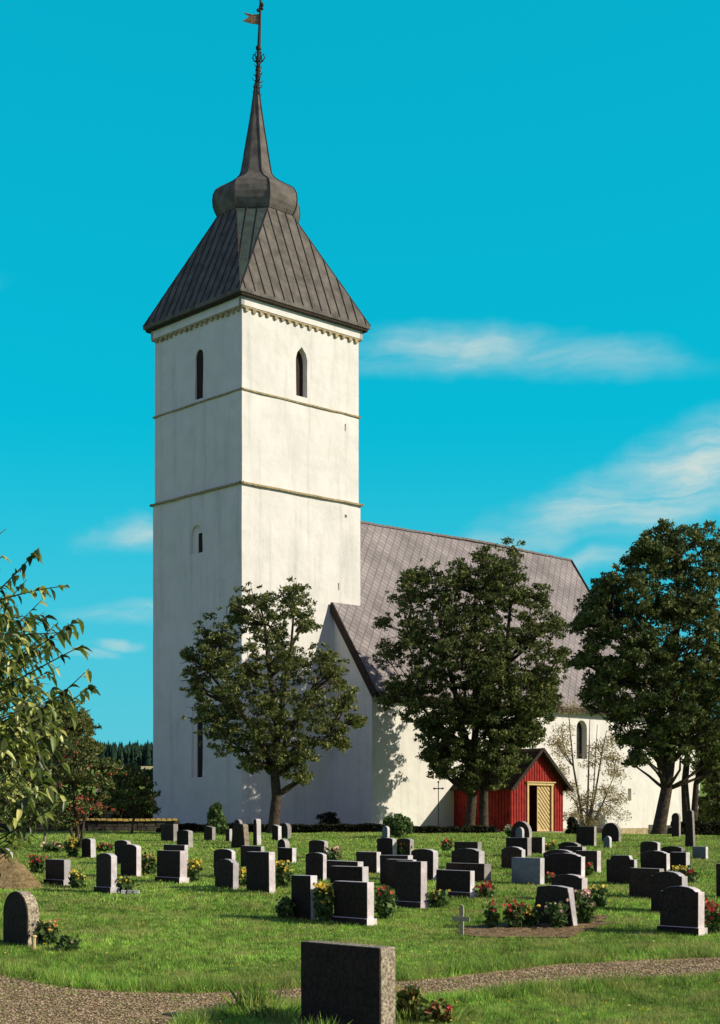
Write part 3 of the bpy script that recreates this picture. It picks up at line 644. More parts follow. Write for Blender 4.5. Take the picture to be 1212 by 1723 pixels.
def seams(q, sp, out):
    e0, e1, o1, o0 = q; x = (e1-e0); L_ = x.length; x = x/L_; nn = x.cross((o0-e0)).normalized()
    if nn.z < 0: nn = -nn
    y = nn.cross(x).normalized()
    if y.z < 0: y = -y
    H = (o0-e0).dot(y); xa = (o0-e0).dot(x); xb = (o1-e0).dot(x)
    n = int(L_/sp)
    for i in range(n):
        t = L_*(i+.5)/n
        h = H if xa <= t <= xb else (H*t/xa if t < xa else H*(L_-t)/(L_-xb))
        out.beam(e0+x*t+y*.02+nn*.02, e0+x*t+y*h+nn*.02, .035, .06, up=nn)
for q in mains: seams(q, .62, ms)
for e, a, b in ((E[1], OC[1], OC[2]), (E[2], OC[3], OC[4]), (E[3], OC[5], OC[6]), (E[0], OC[7], OC[0])):
    ms.beam(e, a, .06, .05); ms.beam(e, b, .06, .05)
    n_ = (a-e).cross(b-e).normalized(); n_ = n_ if n_.z > 0 else -n_; y_ = ((a+b)/2-e).normalized()
    for t in (.33, .67):
        top = a.lerp(b, t); d = (a-b).normalized(); L_ = ((a+b)/2-e).length; k = 1-(.5-abs(t-.5))/.5
        ms.beam(top+n_*.02, top-y_*L_*(1-abs(t-.5)*2)*1.0+n_*.02, .03, .05, up=n_)
# boxed eave and soffit
for i in range(4):
    a, b = E[i], E[(i+1) % 4]; c = tc_(0, 0, ZE)
    ai = a.lerp(c, .085); bi = b.lerp(c, .085)
    a2 = a.lerp(c, .006); b2 = b.lerp(c, .006)
    dz = Vector((0, 0, -.17)); mb.face((a, b, b+dz, a+dz)); mb.face((a+dz, b+dz, bi+dz*1.9, ai+dz*1.9))
rf = wbuild(mb, 'tower_roof', M['copper'], church); wbuild(mg, 'hip_panel', M['copper_green'], rf); wbuild(ms, 'seam', M['seam'], rf)
# soffit boards / moulding
mb = MB()
for i in range(4):
    c = tc_(0, 0, ZE); a, b = E[i].lerp(c, .03), E[(i+1) % 4].lerp(c, .03); mb.beam(a+Vector((0, 0, -.25)), b+Vector((0, 0, -.25)), .12, .12)
wbuild(mb, 'eave_moulding', M['darkwood'], rf)
# bulb and spire: octagonal, lofted
prof = [(33.25, 2.02), (33.28, 2.10), (33.45, 2.20), (33.75, 2.31), (34.10, 2.34), (34.45, 2.30), (34.75, 2.16), (34.95, 1.90), (35.15, 1.58), (35.35, 1.28), (35.55, 1.05), (35.75, .90), (35.95, .83), (36.5, .735), (37.4, .60), (38.2, .47), (39.0, .345), (39.8, .235), (40.5, .15), (41.0, .10)]
def loft(prof, lo, hi):
    mb = MB(); b = len(mb.v)
    P_ = [p for p in prof if lo <= p[0] <= hi]
    for z, r in P_: mb.v += [tuple(p) for p in octp(r, EYE+z)]
    for i in range(len(P_)-1):
        for j in range(8): k = (j+1) % 8; mb.f.append((b+i*8+j, b+i*8+k, b+(i+1)*8+k, b+(i+1)*8+j))
    mb.f.append(tuple(b+j for j in range(8))[::-1]); mb.f.append(tuple(b+(len(P_)-1)*8+j for j in range(8)))
    return mb, P_
mb, P_ = loft(prof, 33, 35.96); bulb = wbuild(mb, 'onion_dome', M['copper'], rf)
mb, P2 = loft(prof, 35.94, 41.1); spire = wbuild(mb, 'spire', M['copper'], rf)
ms = MB()
for PP in (P_, P2):
    for i in range(len(PP)-1):
        A, B = octp(PP[i][1]+.012, EYE+PP[i][0]), octp(PP[i+1][1]+.012, EYE+PP[i+1][0])
        for j in range(8): ms.beam(A[j], B[j], .045, .045)
wbuild(ms, 'seam', M['seam'], rf)
# finial: rod, crockets, ball, crown, vane
c0 = tc_(0, 0, 0); lean = lambda z: Vector((c0.x+.04+.035*(z-40.5)*1.0, c0.y, EYE+z))
mb = MB(); mb.tube([lean(40.3), lean(43.2), lean(45.75)], [.13, .10, .055], n=8)
for k, z in enumerate(np.arange(40.3, 42.0, .16)): mb.ball(lean(z), .15+.02*(k % 2), n=5)
rod = wbuild(mb, 'finial_rod', M['iron'], rf)
mb = MB()
for z, ln in ((40.35, .30), (40.75, .27), (41.1, .33), (41.45, .26), (41.9, .24)):
    if mb.v: wbuild(mb, 'crocket', M['iron'], rod); mb = MB()
    for j in range(4):
        t = j*math.pi/2+z*2; d = Vector((math.cos(t), math.sin(t), 0)); mb.tube([lean(z), lean(z)+d*ln*.7+Vector((0, 0, .02)), lean(z)+d*ln+Vector((0, 0, .14))], [.035, .03, .02], n=5)
wbuild(mb, 'crocket', M['iron'], rod); mb = MB()
for j in range(6):
    t = j*math.pi/3; d = Vector((math.cos(t), math.sin(t), 0)); mb.tube([lean(42.2), lean(42.25)+d*.22, lean(42.45)+d*.34, lean(42.62)+d*.27], [.045, .045, .035, .02], n=5); mb.ball(lean(42.62)+d*.27, .05, n=4)
wbuild(mb, 'crown_ornament', M['iron'], rod)
mb = MB(); mb.ball(lean(42.98)-Vector((.02, 0, 0)), .17, n=9); wbuild(mb, 'ball', M['iron'], rod, smooth=True)
mb = MB(); b0 = lean(44.35); b1 = lean(44.95)
fl = [(0, 0), (-.30, .02), (-.55, .10), (-.92, .18), (-.66, .34), (-.60, .40), (-.80, .52), (-.84, .60), (-.5, .50), (-.2, .44), (0, .5)]
mb.prism([(b0.x+x, b0.z+z) for x, z in fl], b0.y-.02, b0.y+.02)
mb.tube([b0+Vector((0, 0, -.02)), b0+Vector((-.5, 0, .04)), b0+Vector((-.98, 0, .16))], [.05, .035, .02], n=5); mb.tube([b0+Vector((0, 0, .5)), b0+Vector((-.45, 0, .48)), b0+Vector((-.88, 0, .62))], [.04, .035, .025], n=5)
wbuild(mb, 'weather_vane', M['gold'], rod)
mb = MB()
for z, dx, r in ((45.1, -.12, .10), (45.2, .10, .09), (45.42, .08, .12), (45.75, -.02, .11), (45.92, .0, .05), (45.3, -.03, .07)): mb.ball(lean(z)+Vector((dx, 0, 0)), r, n=6)
mb.tube([lean(45.1)+Vector((-.14, 0, 0)), lean(45.3), lean(45.45)+Vector((.14, 0, 0))], .035, n=5); mb.tube([lean(45.78)+Vector((-.16, 0, 0)), lean(45.78)+Vector((.14, 0, 0))], .035, n=5); mb.tube([lean(45.6), lean(46.02)], .03, n=5)
wbuild(mb, 'finial_ornament', M['iron'], rod)

# --- nave
P = 3.09; NA0, NA1 = 6.41, 31.2; NW1 = TT+P; RW = TT/2; ZEV = EYE+7.12; SL = 1.456; ZR = ZEV+(RW+P)*SL
mb = MB()
mb.prism([(-P, GZ-1.5), (NW1, GZ-1.5), (NW1, ZEV), (RW, ZR-.02), (-P, ZEV)], NA0, NA1, lambda x, y, z: cw(y, x, z))
nave = mb.build('nave', M['white'])
wn = arch_poly(*srect(970.5, 988, 1212, 1277, P)); wn2 = slit(srect(1057, 1062.5, 1327, 1347, P))
nsp = [(south(P), wn, .45, 'glass', 0), (south(P), wn2, .4, 'louvre', 0)]
openings(nave, nsp); set_parent(nave, church)
panes(nave, nsp)
# glazing bars of the arched window
mb = MB(); x0, x1 = wn[0][0], wn[1][0]; z0, z1 = wn[0][1], max(p[1] for p in wn)
for k in range(1, 5): mb.box(x0, x1, .37, .395, z0+(z1-z0)*k/5-.02, z0+(z1-z0)*k/5+.02, south(P))
mb.box((x0+x1)/2-.02, (x0+x1)/2+.02, .365, .39, z0, z1-.1, south(P))
wbuild(mb, 'glazing_bars', M['iron'], nave)
# plinth
mb = MB(); mb.box(NA0-.15, NA1+.1, -P-.16, -P-.01, GZ-1.6, GZ+.18-.3, lambda x, y, z: cw(x, y, z)); wbuild(mb, 'plinth', M['corbel'], nave)
# slate roof: south and north slopes with thickness and real courses in the material
OH = .42; TH = .16
def slope_pt(a, w, side, off=0.):
    zz = ZEV+.05+(w+P)*SL+off if side < 0 else ZEV+.05+(NW1-w)*SL+off
    return Vector(cw(a, w, zz))
def roof_slab(a0, a1, w0, w1, side):
    mb = MB(); sl_ = math.sqrt(1+SL*SL)
    q = [(a0, w0), (a1, w0), (a1, w1), (a0, w1)]
    mb.face([slope_pt(a, w, side, TH) for a, w in q], [(a, abs(w-w0)*sl_) for a, w in q])
    mb.face([slope_pt(a, w, side, 0) for a, w in reversed(q)], [(0, 0)]*4)
    for i in range(4):
        (a, w), (b, v) = q[i], q[(i+1) % 4]; mb.face([slope_pt(a, w, side, 0), slope_pt(b, v, side, 0), slope_pt(b, v, side, TH), slope_pt(a, w, side, TH)], [(0, 0)]*4)
    return mb
# west of the tower's back wall the slope reaches only up to the tower's south face
nroof = wbuild(roof_slab(TS+.0, NA1+.45, -P-OH, RW, -1), 'nave_roof', M['slate'], church)
wbuild(roof_slab(NA0-.18, TS, -P-OH, -.02, -1), 'roof_slope', M['slate'], nroof)
wbuild(roof_slab(TS, NA1+.45, NW1+OH, RW, 1), 'roof_slope', M['slate'], nroof)
wbuild(roof_slab(NA0-.18, TS, NW1+OH, TT+.02, 1), 'roof_slope', M['slate'], nroof)
for p_, q_, w_, h_ in ((slope_pt(NA0-.22, -P-OH-.02, -1, -.03), slope_pt(NA0-.22, .0, -1, -.03), .09, .42), (slope_pt(NA0-.22, NW1+OH+.02, 1, -.03), slope_pt(NA0-.22, TT, 1, -.03), .09, .42),
                      (slope_pt(NA1+.48, -P-OH-.02, -1, 0), slope_pt(NA1+.48, RW, -1, 0), .08, .36), (slope_pt(NA1+.48, NW1+OH+.02, 1, 0), slope_pt(NA1+.48, RW, 1, 0), .08, .36)):
    mb = MB(); mb.beam(p_, q_, w_, h_); wbuild(mb, 'barge_board', M['darkwood'], nroof)
mb = MB(); mb.beam(Vector(slope_pt(NA0-.1, -P-OH-.03, -1, -.02)), Vector(slope_pt(NA1+.4, -P-OH-.03, -1, -.02)), .07, .30)
mb.face([slope_pt(NA0-.1, -P-OH, -1, -.1), slope_pt(NA1+.4, -P-OH, -1, -.1), Vector(cw(NA1+.4, -P-.004, ZEV-.38)), Vector(cw(NA0-.1, -P-.004, ZEV-.38))])
mb.beam(Vector(cw(NA0, -P-.12, ZEV-.36)), Vector(cw(NA1, -P-.12, ZEV-.36)), .22, .12)
wbuild(mb, 'eave_board', M['darkwood'], nroof)
mb = MB(); n = 60; rr = random.Random(4)
for i in range(n):
    a0 = TS+(NA1+.45-TS)*i/n; a1 = TS+(NA1+.45-TS)*(i+1)/n; z_ = ZR+.18+rr.uniform(-.015, .015)+.06*math.sin(a0*.35); mb.beam(Vector(cw(a0, RW, z_)), Vector(cw(a1-.02, RW, z_)), .34, .12)
wbuild(mb, 'ridge_tile', M['slate'], nroof)
# --- chancel
q = 1.05; CA1 = inv_s(1178, q); zc = ZEV-1.2; rc = zc+(RW+q)*SL
mb = MB(); mb.prism([(-q, GZ-1.6), (TT+q, GZ-1.6), (TT+q, zc), (RW, rc), (-q, zc)], NA1+.01, CA1, lambda x, y, z: cw(y, x, z)); ch = wbuild(mb, 'chancel', M['white'], church)
mb = MB()
for s in (-1, 1):
    w0 = -q-.4 if s < 0 else TT+q+.4
    pts = [cw(NA1+.02, w0, zc-.4*SL+.14), cw(CA1+.4, w0, zc-.4*SL+.14), cw(CA1+.4, RW, rc+.14), cw(NA1+.02, RW, rc+.14)]; sl_ = math.sqrt(1+SL*SL)
    mb.face(pts, [(0, 0), (CA1-NA1, 0), (CA1-NA1, (RW+q)*sl_), (0, (RW+q)*sl_)]); mb.face([(a, b, c-.14) for a, b, c in reversed(pts)], [(0, 0)]*4)
    for i in range(4):
        a, b = pts[i], pts[(i+1) % 4]; mb.face([a, b, (b[0], b[1], b[2]-.14), (a[0], a[1], a[2]-.14)], [(0, 0)]*4)
wbuild(mb, 'chancel_roof', M['slate'], ch)
# --- porch: red board-and-batten with a steep mossy roof
PA0 = 12.8; PQ = 7.32; PA1 = inv_s(947, PQ); PM = (PA0+PA1)/2; ZPE = EYE+1.78; ZPR = EYE+3.72; GP = EYE-1.5; SP = (ZPR-ZPE)/(PM-PA0)
D0, _ = sr(889, 1322, PQ); D1, zd = sr(927, 1322, PQ); DZ0 = zrow(1399, (D0+D1)/2, -PQ)
Tp = lambda x, y, z: cw(x, y, z)
mb = MB(); t = .14
mb.prism([(PA0, GP), (D0, GP), (D0, zd), (D1, zd), (D1, GP), (PA1, GP), (PA1, ZPE), (PM, ZPR), (PA0, ZPE)], -PQ, -PQ+t, Tp)
mb.box(PA0, PA0+t, -PQ+t, -P, GP, ZPE, Tp); mb.box(PA1-t, PA1, -PQ+t, -P, GP, ZPE, Tp)
porch = wbuild(mb, 'porch', M['red'], church)
mb = MB(); n = 20
for i in range(n+1):
    a = PA0+.03+(PA1-PA0-.06)*i/n; top = ZPE+(a-PA0)*SP if a < PM else ZPE+(PA1-a)*SP
    if D0-.05 < a < D1+.05: mb.box(a-.028, a+.028, -PQ-.035, -PQ-.001, zd+.2, top-.05, Tp)
    else: mb.box(a-.028, a+.028, -PQ-.035, -PQ-.001, GP+.6, top-.05, Tp)
for i in range(19):
    w = -PQ+.03+(PQ-P-.06)*i/18
    for aa in (PA0-.035, PA1+.001): mb.box(aa, aa+.034, w-.028, w+.028, GP+.6, ZPE-.02, Tp)
wbuild(mb, 'batten', M['red'], porch)
mb = MB(); oh = .36
for s in (-1, 1):
    e = PM+s*((PA1-PA0)/2+oh); ze = ZPE-oh*SP
    o_ = [(e, -PQ-.42), (e, -P+.0), (PM, -P+.0), (PM, -PQ-.42)]
    n = 9
    for i in range(n):        # overlapping courses
        f0, f1 = i/n, (i+1)/n; a0 = e+(PM-e)*f0; a1 = e+(PM-e)*f1; z0 = ze+(ZPR-ze)*f0; z1 = ze+(ZPR-ze)*f1
        mb.hexa([cw(a0, -PQ-.42, z0+.02), cw(a0, -P, z0+.02), cw(a1, -P, z1), cw(a1, -PQ-.42, z1), cw(a0, -PQ-.42, z0+.15), cw(a0, -P, z0+.15), cw(a1, -P, z1+.08), cw(a1, -PQ-.42, z1+.08)])
proof = wbuild(mb, 'porch_roof', M['moss'], porch)
mb = MB()
for s in (-1, 1):
    e = PM+s*((PA1-PA0)/2+oh+.04); ze = ZPE-(oh+.04)*SP
    mb.beam(cw(e, -PQ-.44, ze+.03), cw(PM, -PQ-.44, ZPR+.03), .05, .19, up=Vector((0, 0, 1)))
    mb.beam(cw(PM+s*((PA1-PA0)/2+.03), -PQ-.4, ZPE-.2), cw(PM+s*((PA1-PA0)/2+.03), -P, ZPE-.2), .16, .16)
wbuild(mb, 'barge_board', M['darkwood'], porch)
mb = MB(); fw = .13
mb.box(D0-fw, D0, -PQ-.07, -PQ+.02, DZ0, zd, Tp); mb.box(D1, D1+fw, -PQ-.07, -PQ+.02, DZ0, zd, Tp)
mb.box(D0-fw-.04, D1+fw+.04, -PQ-.10, -PQ+.02, zd, zd+.14, Tp); mb.box(D0-fw-.12, D1+fw+.12, -PQ-.17, -PQ+.02, zd+.14, zd+.20, Tp)
wbuild(mb, 'door_frame', M['yellow'], porch)
DM = D0+(D1-D0)*.42
mb = MB(); mb.box(DM, D1, -PQ+.03, -PQ+.08, DZ0, zd, Tp); door = wbuild(mb, 'door', M['yellow'], porch)
mb = MB(); h = zd-DZ0; wd = D1-DM-.14; k = -1.0
for i in range(-2, 16):                      # diagonal planks, falling to the right
    zc_ = DZ0+.1+i*.26
    x0, x1 = DM+.07, D1-.07; za, zb = zc_+wd, zc_
    if zb < DZ0+.1: 
        f = (DZ0+.1-za)/(zb-za) if za > DZ0+.1 else None
        if f is None: continue
        x1 = x0+(x1-x0)*f; zb = DZ0+.1
    if za > zd-.08:
        f = (zd-.08-za)/(zb-za)
        if f >= 1: continue
        x0 = x0+(x1-x0)*f; za = zd-.08
    mb.beam(cw(x0, -PQ+.02, za), cw(x1, -PQ+.02, zb), .02, .022)
wbuild(mb, 'plank_joint', M['darkwood'], door)
mb = MB(); mb.box(D0, D1, -P-.9, -P-.85, DZ0-.1, zd, Tp); wbuild(mb, 'inner_door', M['darkwood'], porch)
mb = MB(); mb.box(PA0-.05, PA1+.1, -PQ-.32, -PQ-.01, DZ0-.5, DZ0-.02, Tp); wbuild(mb, 'step', M['rubble'], porch)
mb = MB(); mb.box(PA0+.02, PA1-.02, -PQ+.16, -P, DZ0-.3, DZ0-.01, Tp); wbuild(mb, 'porch_floor', M['darkwood'], porch)

# ================================================================ YARD WALLS, HEDGES, BUSHES
def rubble_wall(name, pts, h, thick, m, label, cap=None, seed=1, capname='coping'):
    """masonry wall of irregular blocks along ground points; pts: (x, y)"""
    x0, y0 = pts[0]; o = empty(name, (x0, y0, float(ground(x0, y0))), label=label, cat='wall'); org = Vector(o.location); rr = random.Random(seed)
    mb = MB(); mc = MB()
    for (xa, ya), (xb, yb) in zip(pts[:-1], pts[1:]):
        L_ = math.hypot(xb-xa, yb-ya); d = Vector(((xb-xa)/L_, (yb-ya)/L_, 0)); nn = Vector((-d.y, d.x, 0))
        def T(x, y, z):
            p = Vector((xa, ya, 0))+d*x+nn*y; p.z = float(ground(p.x, p.y))+z; return p-org
        mb.box(0, L_, -thick*.35, thick*.35, -.3, h*.93, T)
        rows = max(2, int(h/.2))
        for k in range(rows):
            x = -rr.random()*.3; zh = h/rows
            while x < L_:
                w = rr.uniform(.25, .6); j = rr.uniform(0, .06); b = [(x+.01, -thick/2+j, k*zh+.008), (x+w-.012, -thick/2+j, k*zh+.008), (x+w-.012, thick/2-j, k*zh+.008), (x+.01, thick/2-j, k*zh+.008)]
                top = [(p[0]+rr.uniform(-.03, .03), p[1]*rr.uniform(.9, 1), (k+1)*zh-.01+rr.uniform(-.02, .02)) for p in b]
                mb.hexa(b+top, T); x += w
        if cap:
            x = 0
            while x < L_:
                w = .24; zc = h+rr.uniform(0, .02)
                mc.hexa([(x, -thick*.7, zc), (x+w-.02, -thick*.7, zc), (x+w-.02, thick*.7, zc), (x, thick*.7, zc), (x+.02, -thick*.35, zc+.10), (x+w-.04, -thick*.35, zc+.10), (x+w-.04, thick*.35, zc+.10), (x+.02, thick*.35, zc+.10)], T); x += w
    mb.build('masonry', M[m], o, recalc=False)
    if cap: mc.build(capname, M[cap], o, recalc=False)
    return o
def yardpt(px, py): q = gpt(px, py); return (q[0], q[1])
rubble_wall('churchyard_wall', [(-17.5, 63), (-14.0, 63.6), (-8.15, 66)], .46, .5, 'wallstone', 'low dark churchyard wall with ochre coping running left from the tower', cap='lichen', seed=3)
rubble_wall('rubble_wall', [(16.2, 84), (22, 83), (30, 82)], .55, .6, 'rubble', 'sunlit pale rubble wall beside the chancel at far right', seed=6)
def leaf_solid(name, fn, n, size, m, label, cat, base, droop=.2, group=None, part='foliage', stems=None, shape='oval'):
    o = empty(name, base, label=label, cat=cat, group=group)
    C = fn(n)-np.array(base); leaves(part, C, size, M[m], o, droop=droop, shape=shape, aspect=1.1)
    if stems: stems(o)
    return o
def hedge(x0, y0, x1, y1, h, w, label, n, name='hedge'):
    base = (x0, y0, float(ground(x0, y0)))
    def fn(n):
        t = RNG.random(n); u = RNG.uniform(-1, 1, n); z = RNG.random(n)**.6; x = x0+(x1-x0)*t; y = y0+(y1-y0)*t+u*w/2
        hh = h*(.92+.06*np.sin(x*2.3)*np.sin(x*.9+1)+.06*np.sin(x*7)); return np.stack([x, y, ground(x, y)+z*hh*.9], 1)
    def st(o):
        mb = MB(); k = int(abs(x1-x0)/.35)
        for i in range(k+1):
            x = x0+(x1-x0)*i/k; y = y0+(y1-y0)*i/k; g = float(ground(x, y))
            mb.hexa([(x-.2-base[0], y-w*.35-base[1], g-.1-base[2]), (x+.2-base[0], y-w*.35-base[1], g-.1-base[2]), (x+.2-base[0], y+w*.35-base[1], g-.1-base[2]), (x-.2-base[0], y+w*.35-base[1], g-.1-base[2])]+[(x+a-base[0], y+b-base[1], g+h*.5-base[2]) for a, b in ((-.17, -w*.2), (.17, -w*.2), (.17, w*.2), (-.17, w*.2))])
        mb.build('stems', M['darkwood'], o, recalc=False)
    return leaf_solid(name, fn, n, .09, 'hedge', label, 'hedge', base, stems=st)
hedge(-8.2, 62.5, .9, 61.5, .42, .8, 'low dark clipped hedge in front of the tower foot', 15000)
hedge(.9, 61.3, 5.6, 62.5, .36, .8, 'low dark hedge in front of the nave wall left of the red porch', 8000)
hedge(13.6, 66, 16.0, 66.6, .75, .9, 'dark square hedge at far right behind the tall narrow stones', 7000)
def bush(px, pyb, w_px, h_px, label, m='shrub', taper=.0, n=3500, size=.09, name='bush', cat='bush', berries=0, Y=None, group=None):
    if Y is None: x, y, z = gpt(px, pyb)
    else: x = (px-CX)/F*Y; y = Y; z = float(ground(x, y))
    pm = F/y; rx = w_px/pm/2; h = h_px/pm
    def fn(n):
        k = 26; lc = [(RNG.uniform(-1, 1), RNG.uniform(-1, 1), RNG.random()) for _ in range(k)]
        P = []
        for a, b, c in lc:
            rad = (1-c)**.7 if taper else math.sqrt(max(0, 1-(c*.95)**2.4)); rr_ = math.hypot(a, b); 
            if rr_ > 1: a, b = a/rr_, b/rr_
            g = RNG.normal(size=(n//k, 3)); g /= np.linalg.norm(g, axis=1)[:, None]; g *= (RNG.random(n//k)**.4)[:, None]*np.array([rx*.34, rx*.34, h*.16])
            P.append(g+np.array([x+a*rx*.75*rad, y+b*rx*.75*rad, z+h*(.12+.76*c)]))
        return np.concatenate(P)
    def st(o):
        mb = MB()
        for i in range(7):
            t = i*.9; mb.tube([(0, 0, -.05), (math.cos(t)*rx*.25, math.sin(t)*rx*.25, h*.45), (math.cos(t)*rx*.45, math.sin(t)*rx*.45, h*.8)], [.03, .02, .008], n=5)
        mb.build('stems', M['bark'], o, recalc=False)
    return leaf_solid(name, fn, n, size, m, label, cat, (x, y, z), stems=st)
bush(364, 1407, 46, 58, 'small pointed green bush in front of the tower wall', taper=1, n=4200, size=.10)
bush(667, 1410, 62, 42, 'rounded bush in front of the left corner of the sunlit nave wall', n=3200)
bush(551, 1396, 50, 30, 'low dark reddish bush against the shaded west gable wall', m='hedge', n=1800)
bush(964, 1405, 26, 30, 'round dark bush just right of the red porch', m='hedge', n=1500)
bush(1025, 1398, 40, 16, 'low ragged bush at the foot of the nave wall', m='hedge', n=900)

# ================================================================ TREES
tree('maple_tree', 'maple with open crown in front of the tower corner', 'tree', (460, 1404), 60,
     [(433, 1008, 26), (492, 1012, 34), (512, 1045, 26), (402, 1040, 30), (452, 1052, 44), (348, 1062, 22), (372, 1075, 26), (318, 1108, 22), (358, 1118, 46), (420, 1125, 54), (488, 1115, 48), (545, 1112, 28), (562, 1138, 28), (328, 1155, 24),
      (388, 1185, 48), (458, 1195, 54), (530, 1185, 44), (582, 1182, 24), (598, 1212, 14), (345, 1200, 30), (378, 1238, 36), (440, 1250, 50), (505, 1252, 42), (560, 1238, 30), (578, 1250, 14), (480, 1285, 28), (420, 1285, 20), (512, 1308, 12)],
     [[(459, 1404, .24), (466, 1340), (462, 1290), (468, 1230), (455, 1140), (445, 1050)], [(463, 1300, .17), (440, 1250), (400, 1190), (350, 1130)], [(463, 1290, .15), (490, 1230), (520, 1170), (548, 1120)], [(464, 1260, .12), (475, 1180), (490, 1090), (495, 1030)], [(462, 1310, .1), (500, 1280), (550, 1240)], [(462, 1305, .1), (420, 1270), (380, 1240)]],
     'leaf', leaf_size=.13, dens=.85, clump=.26, fill=.3, depth=.72)
tree('maple_tree', 'large dark maple with a many-limbed trunk left of the red porch', 'tree', (798, 1400), 78,
     [(860, 932, 24), (815, 945, 28), (838, 968, 46), (775, 970, 36), (720, 965, 22), (695, 972, 22), (690, 1005, 36), (745, 1015, 52), (810, 1025, 58), (872, 1002, 40), (905, 1005, 24), (645, 1048, 16), (690, 1065, 42), (760, 1085, 58), (830, 1085, 58), (900, 1065, 46), (935, 1052, 22),
      (655, 1100, 26), (715, 1135, 46), (790, 1145, 58), (860, 1145, 58), (918, 1125, 36), (945, 1100, 14), (650, 1180, 14), (668, 1155, 20), (700, 1185, 36), (760, 1205, 42), (830, 1215, 50), (890, 1195, 42), (925, 1178, 22), (735, 1235, 32), (728, 1272, 18), (768, 1268, 38), (742, 1292, 18), (820, 1275, 42), (866, 1245, 40), (852, 1288, 20), (720, 1215, 22), (790, 1308, 26), (835, 1312, 18), (890, 1225, 30), (905, 1165, 40), (815, 1180, 50), (730, 1265, 16)],
     [[(790, 1400, .30), (795, 1340), (785, 1260), (765, 1160), (740, 1060)], [(814, 1400, .25), (815, 1330), (830, 1230), (850, 1120), (860, 1010)], [(792, 1330, .24), (800, 1230), (800, 1100), (800, 1000)], [(790, 1290, .18), (750, 1230), (700, 1180)], [(815, 1320, .18), (870, 1240), (910, 1160)], [(790, 1200, .14), (740, 1130), (690, 1070)]],
     'leaf2', leaf_size=.155, dens=.78, clump=.33, trunk_r=.3, fill=.33, depth=.6)
tree('maple_tree', 'tall dark maple with leaning trunk filling the right edge', 'tree', (1106, 1408), 68,
     [(1095, 902, 20), (1130, 912, 34), (1182, 906, 30), (1212, 920, 26), (1072, 932, 12), (1100, 952, 36), (1160, 957, 46), (1218, 962, 34), (1016, 984, 18), (1046, 984, 28), (1000, 1014, 16), (1050, 1030, 42), (1110, 1017, 48), (1170, 1027, 58), (1235, 1027, 46), (985, 1044, 12), (1012, 1067, 28), (1070, 1087, 52), (1140, 1097, 58), (1215, 1097, 58),
      (985, 1107, 14), (1030, 1137, 40), (1100, 1157, 58), (1170, 1167, 58), (1235, 1167, 46), (1002, 1162, 18), (1012, 1182, 22), (1060, 1195, 30), (1120, 1215, 46), (1190, 1225, 58), (1062, 1240, 20), (1068, 1276, 14), (1090, 1248, 26), (1130, 1262, 26), (1200, 1268, 26), (1235, 1280, 34), (1280, 1112, 60), (1290, 1200, 50)],
     [[(1106, 1408, .30), (1120, 1330), (1132, 1250), (1135, 1150), (1140, 1040), (1140, 940)], [(1122, 1320, .26), (1105, 1240), (1070, 1150), (1040, 1060)], [(1134, 1250, .26), (1170, 1170), (1200, 1060), (1200, 960)], [(1132, 1280, .14), (1180, 1230), (1240, 1180)], [(1124, 1300, .1), (1090, 1262), (1066, 1250)]],
     'leaf2', leaf_size=.155, dens=.72, clump=.33, fill=.33, depth=.6)
tree('broadleaf_tree', 'slimmer twin-stemmed tree right of the leaning maple', 'tree', (1160, 1405), 71,
     [(1150, 1230, 34), (1175, 1200, 34), (1200, 1240, 36), (1198, 1285, 18), (1218, 1270, 28), (1185, 1150, 40)],
     [[(1158, 1403, .22), (1152, 1320), (1160, 1240), (1170, 1180)], [(1166, 1403, .17), (1170, 1320), (1190, 1250), (1200, 1220)]], 'leaf2', leaf_size=.2, dens=.7, clump=.4)
tree('birch_tree', 'thin pale-stemmed tree at the far right edge behind the wall', 'tree', (1193, 1400), 92,
     [(1190, 1290, 24), (1205, 1320, 24), (1196, 1350, 20), (1220, 1300, 28), (1215, 1370, 18), (1190, 1375, 14), (1235, 1340, 26)],
     [[(1193, 1400, .14), (1195, 1340), (1198, 1290)], [(1206, 1400, .12), (1208, 1340), (1212, 1300)]], 'leaf2', leaf_size=.2, barkm='barkpale', dens=.9, clump=.45)
tree('broadleaf_tree', 'dark broadleaf tree beyond the chancel at the right edge', 'tree', (1240, 1396), 108,
     [(1205, 1260, 26), (1240, 1240, 40), (1215, 1310, 28), (1250, 1310, 40), (1200, 1350, 18), (1230, 1360, 26), (1190, 1383, 12), (1212, 1385, 14)],
     [[(1240, 1396, .3), (1238, 1320), (1240, 1240)]], 'leaf2', leaf_size=.24, dens=.8, clump=.6)
tree('lilac_tree', 'slender many-stemmed sunlit tree against the nave wall beside the arched window', 'tree', (985, 1400), 88,
     [(945, 1225, 22), (958, 1195, 16), (948, 1265, 22), (938, 1300, 14), (960, 1330, 18), (1000, 1290, 26), (1010, 1255, 18), (1035, 1240, 16), (1020, 1330, 26), (1038, 1300, 18), (1040, 1345, 18), (1015, 1365, 22), (985, 1350, 16), (1000, 1385, 18), (965, 1375, 16), (1045, 1375, 12), (938, 1250, 12), (1030, 1275, 16)],
     [[(985, 1403, .10), (978, 1360), (966, 1290), (957, 1190)], [(985, 1403, .08), (990, 1350), (992, 1280), (992, 1210)], [(984, 1402, .07), (970, 1350), (950, 1330)], [(987, 1402, .08), (1002, 1340), (1012, 1270), (1020, 1230)], [(988, 1402, .07), (1015, 1350), (1035, 1300)], [(986, 1400, .06), (1000, 1330), (1005, 1220)]],
     'leafpale', leaf_size=.095, dens=.35, clump=.8, lm=.16, barkm='barkpale', depth=.35, fill=.7, trunk_r=.09)
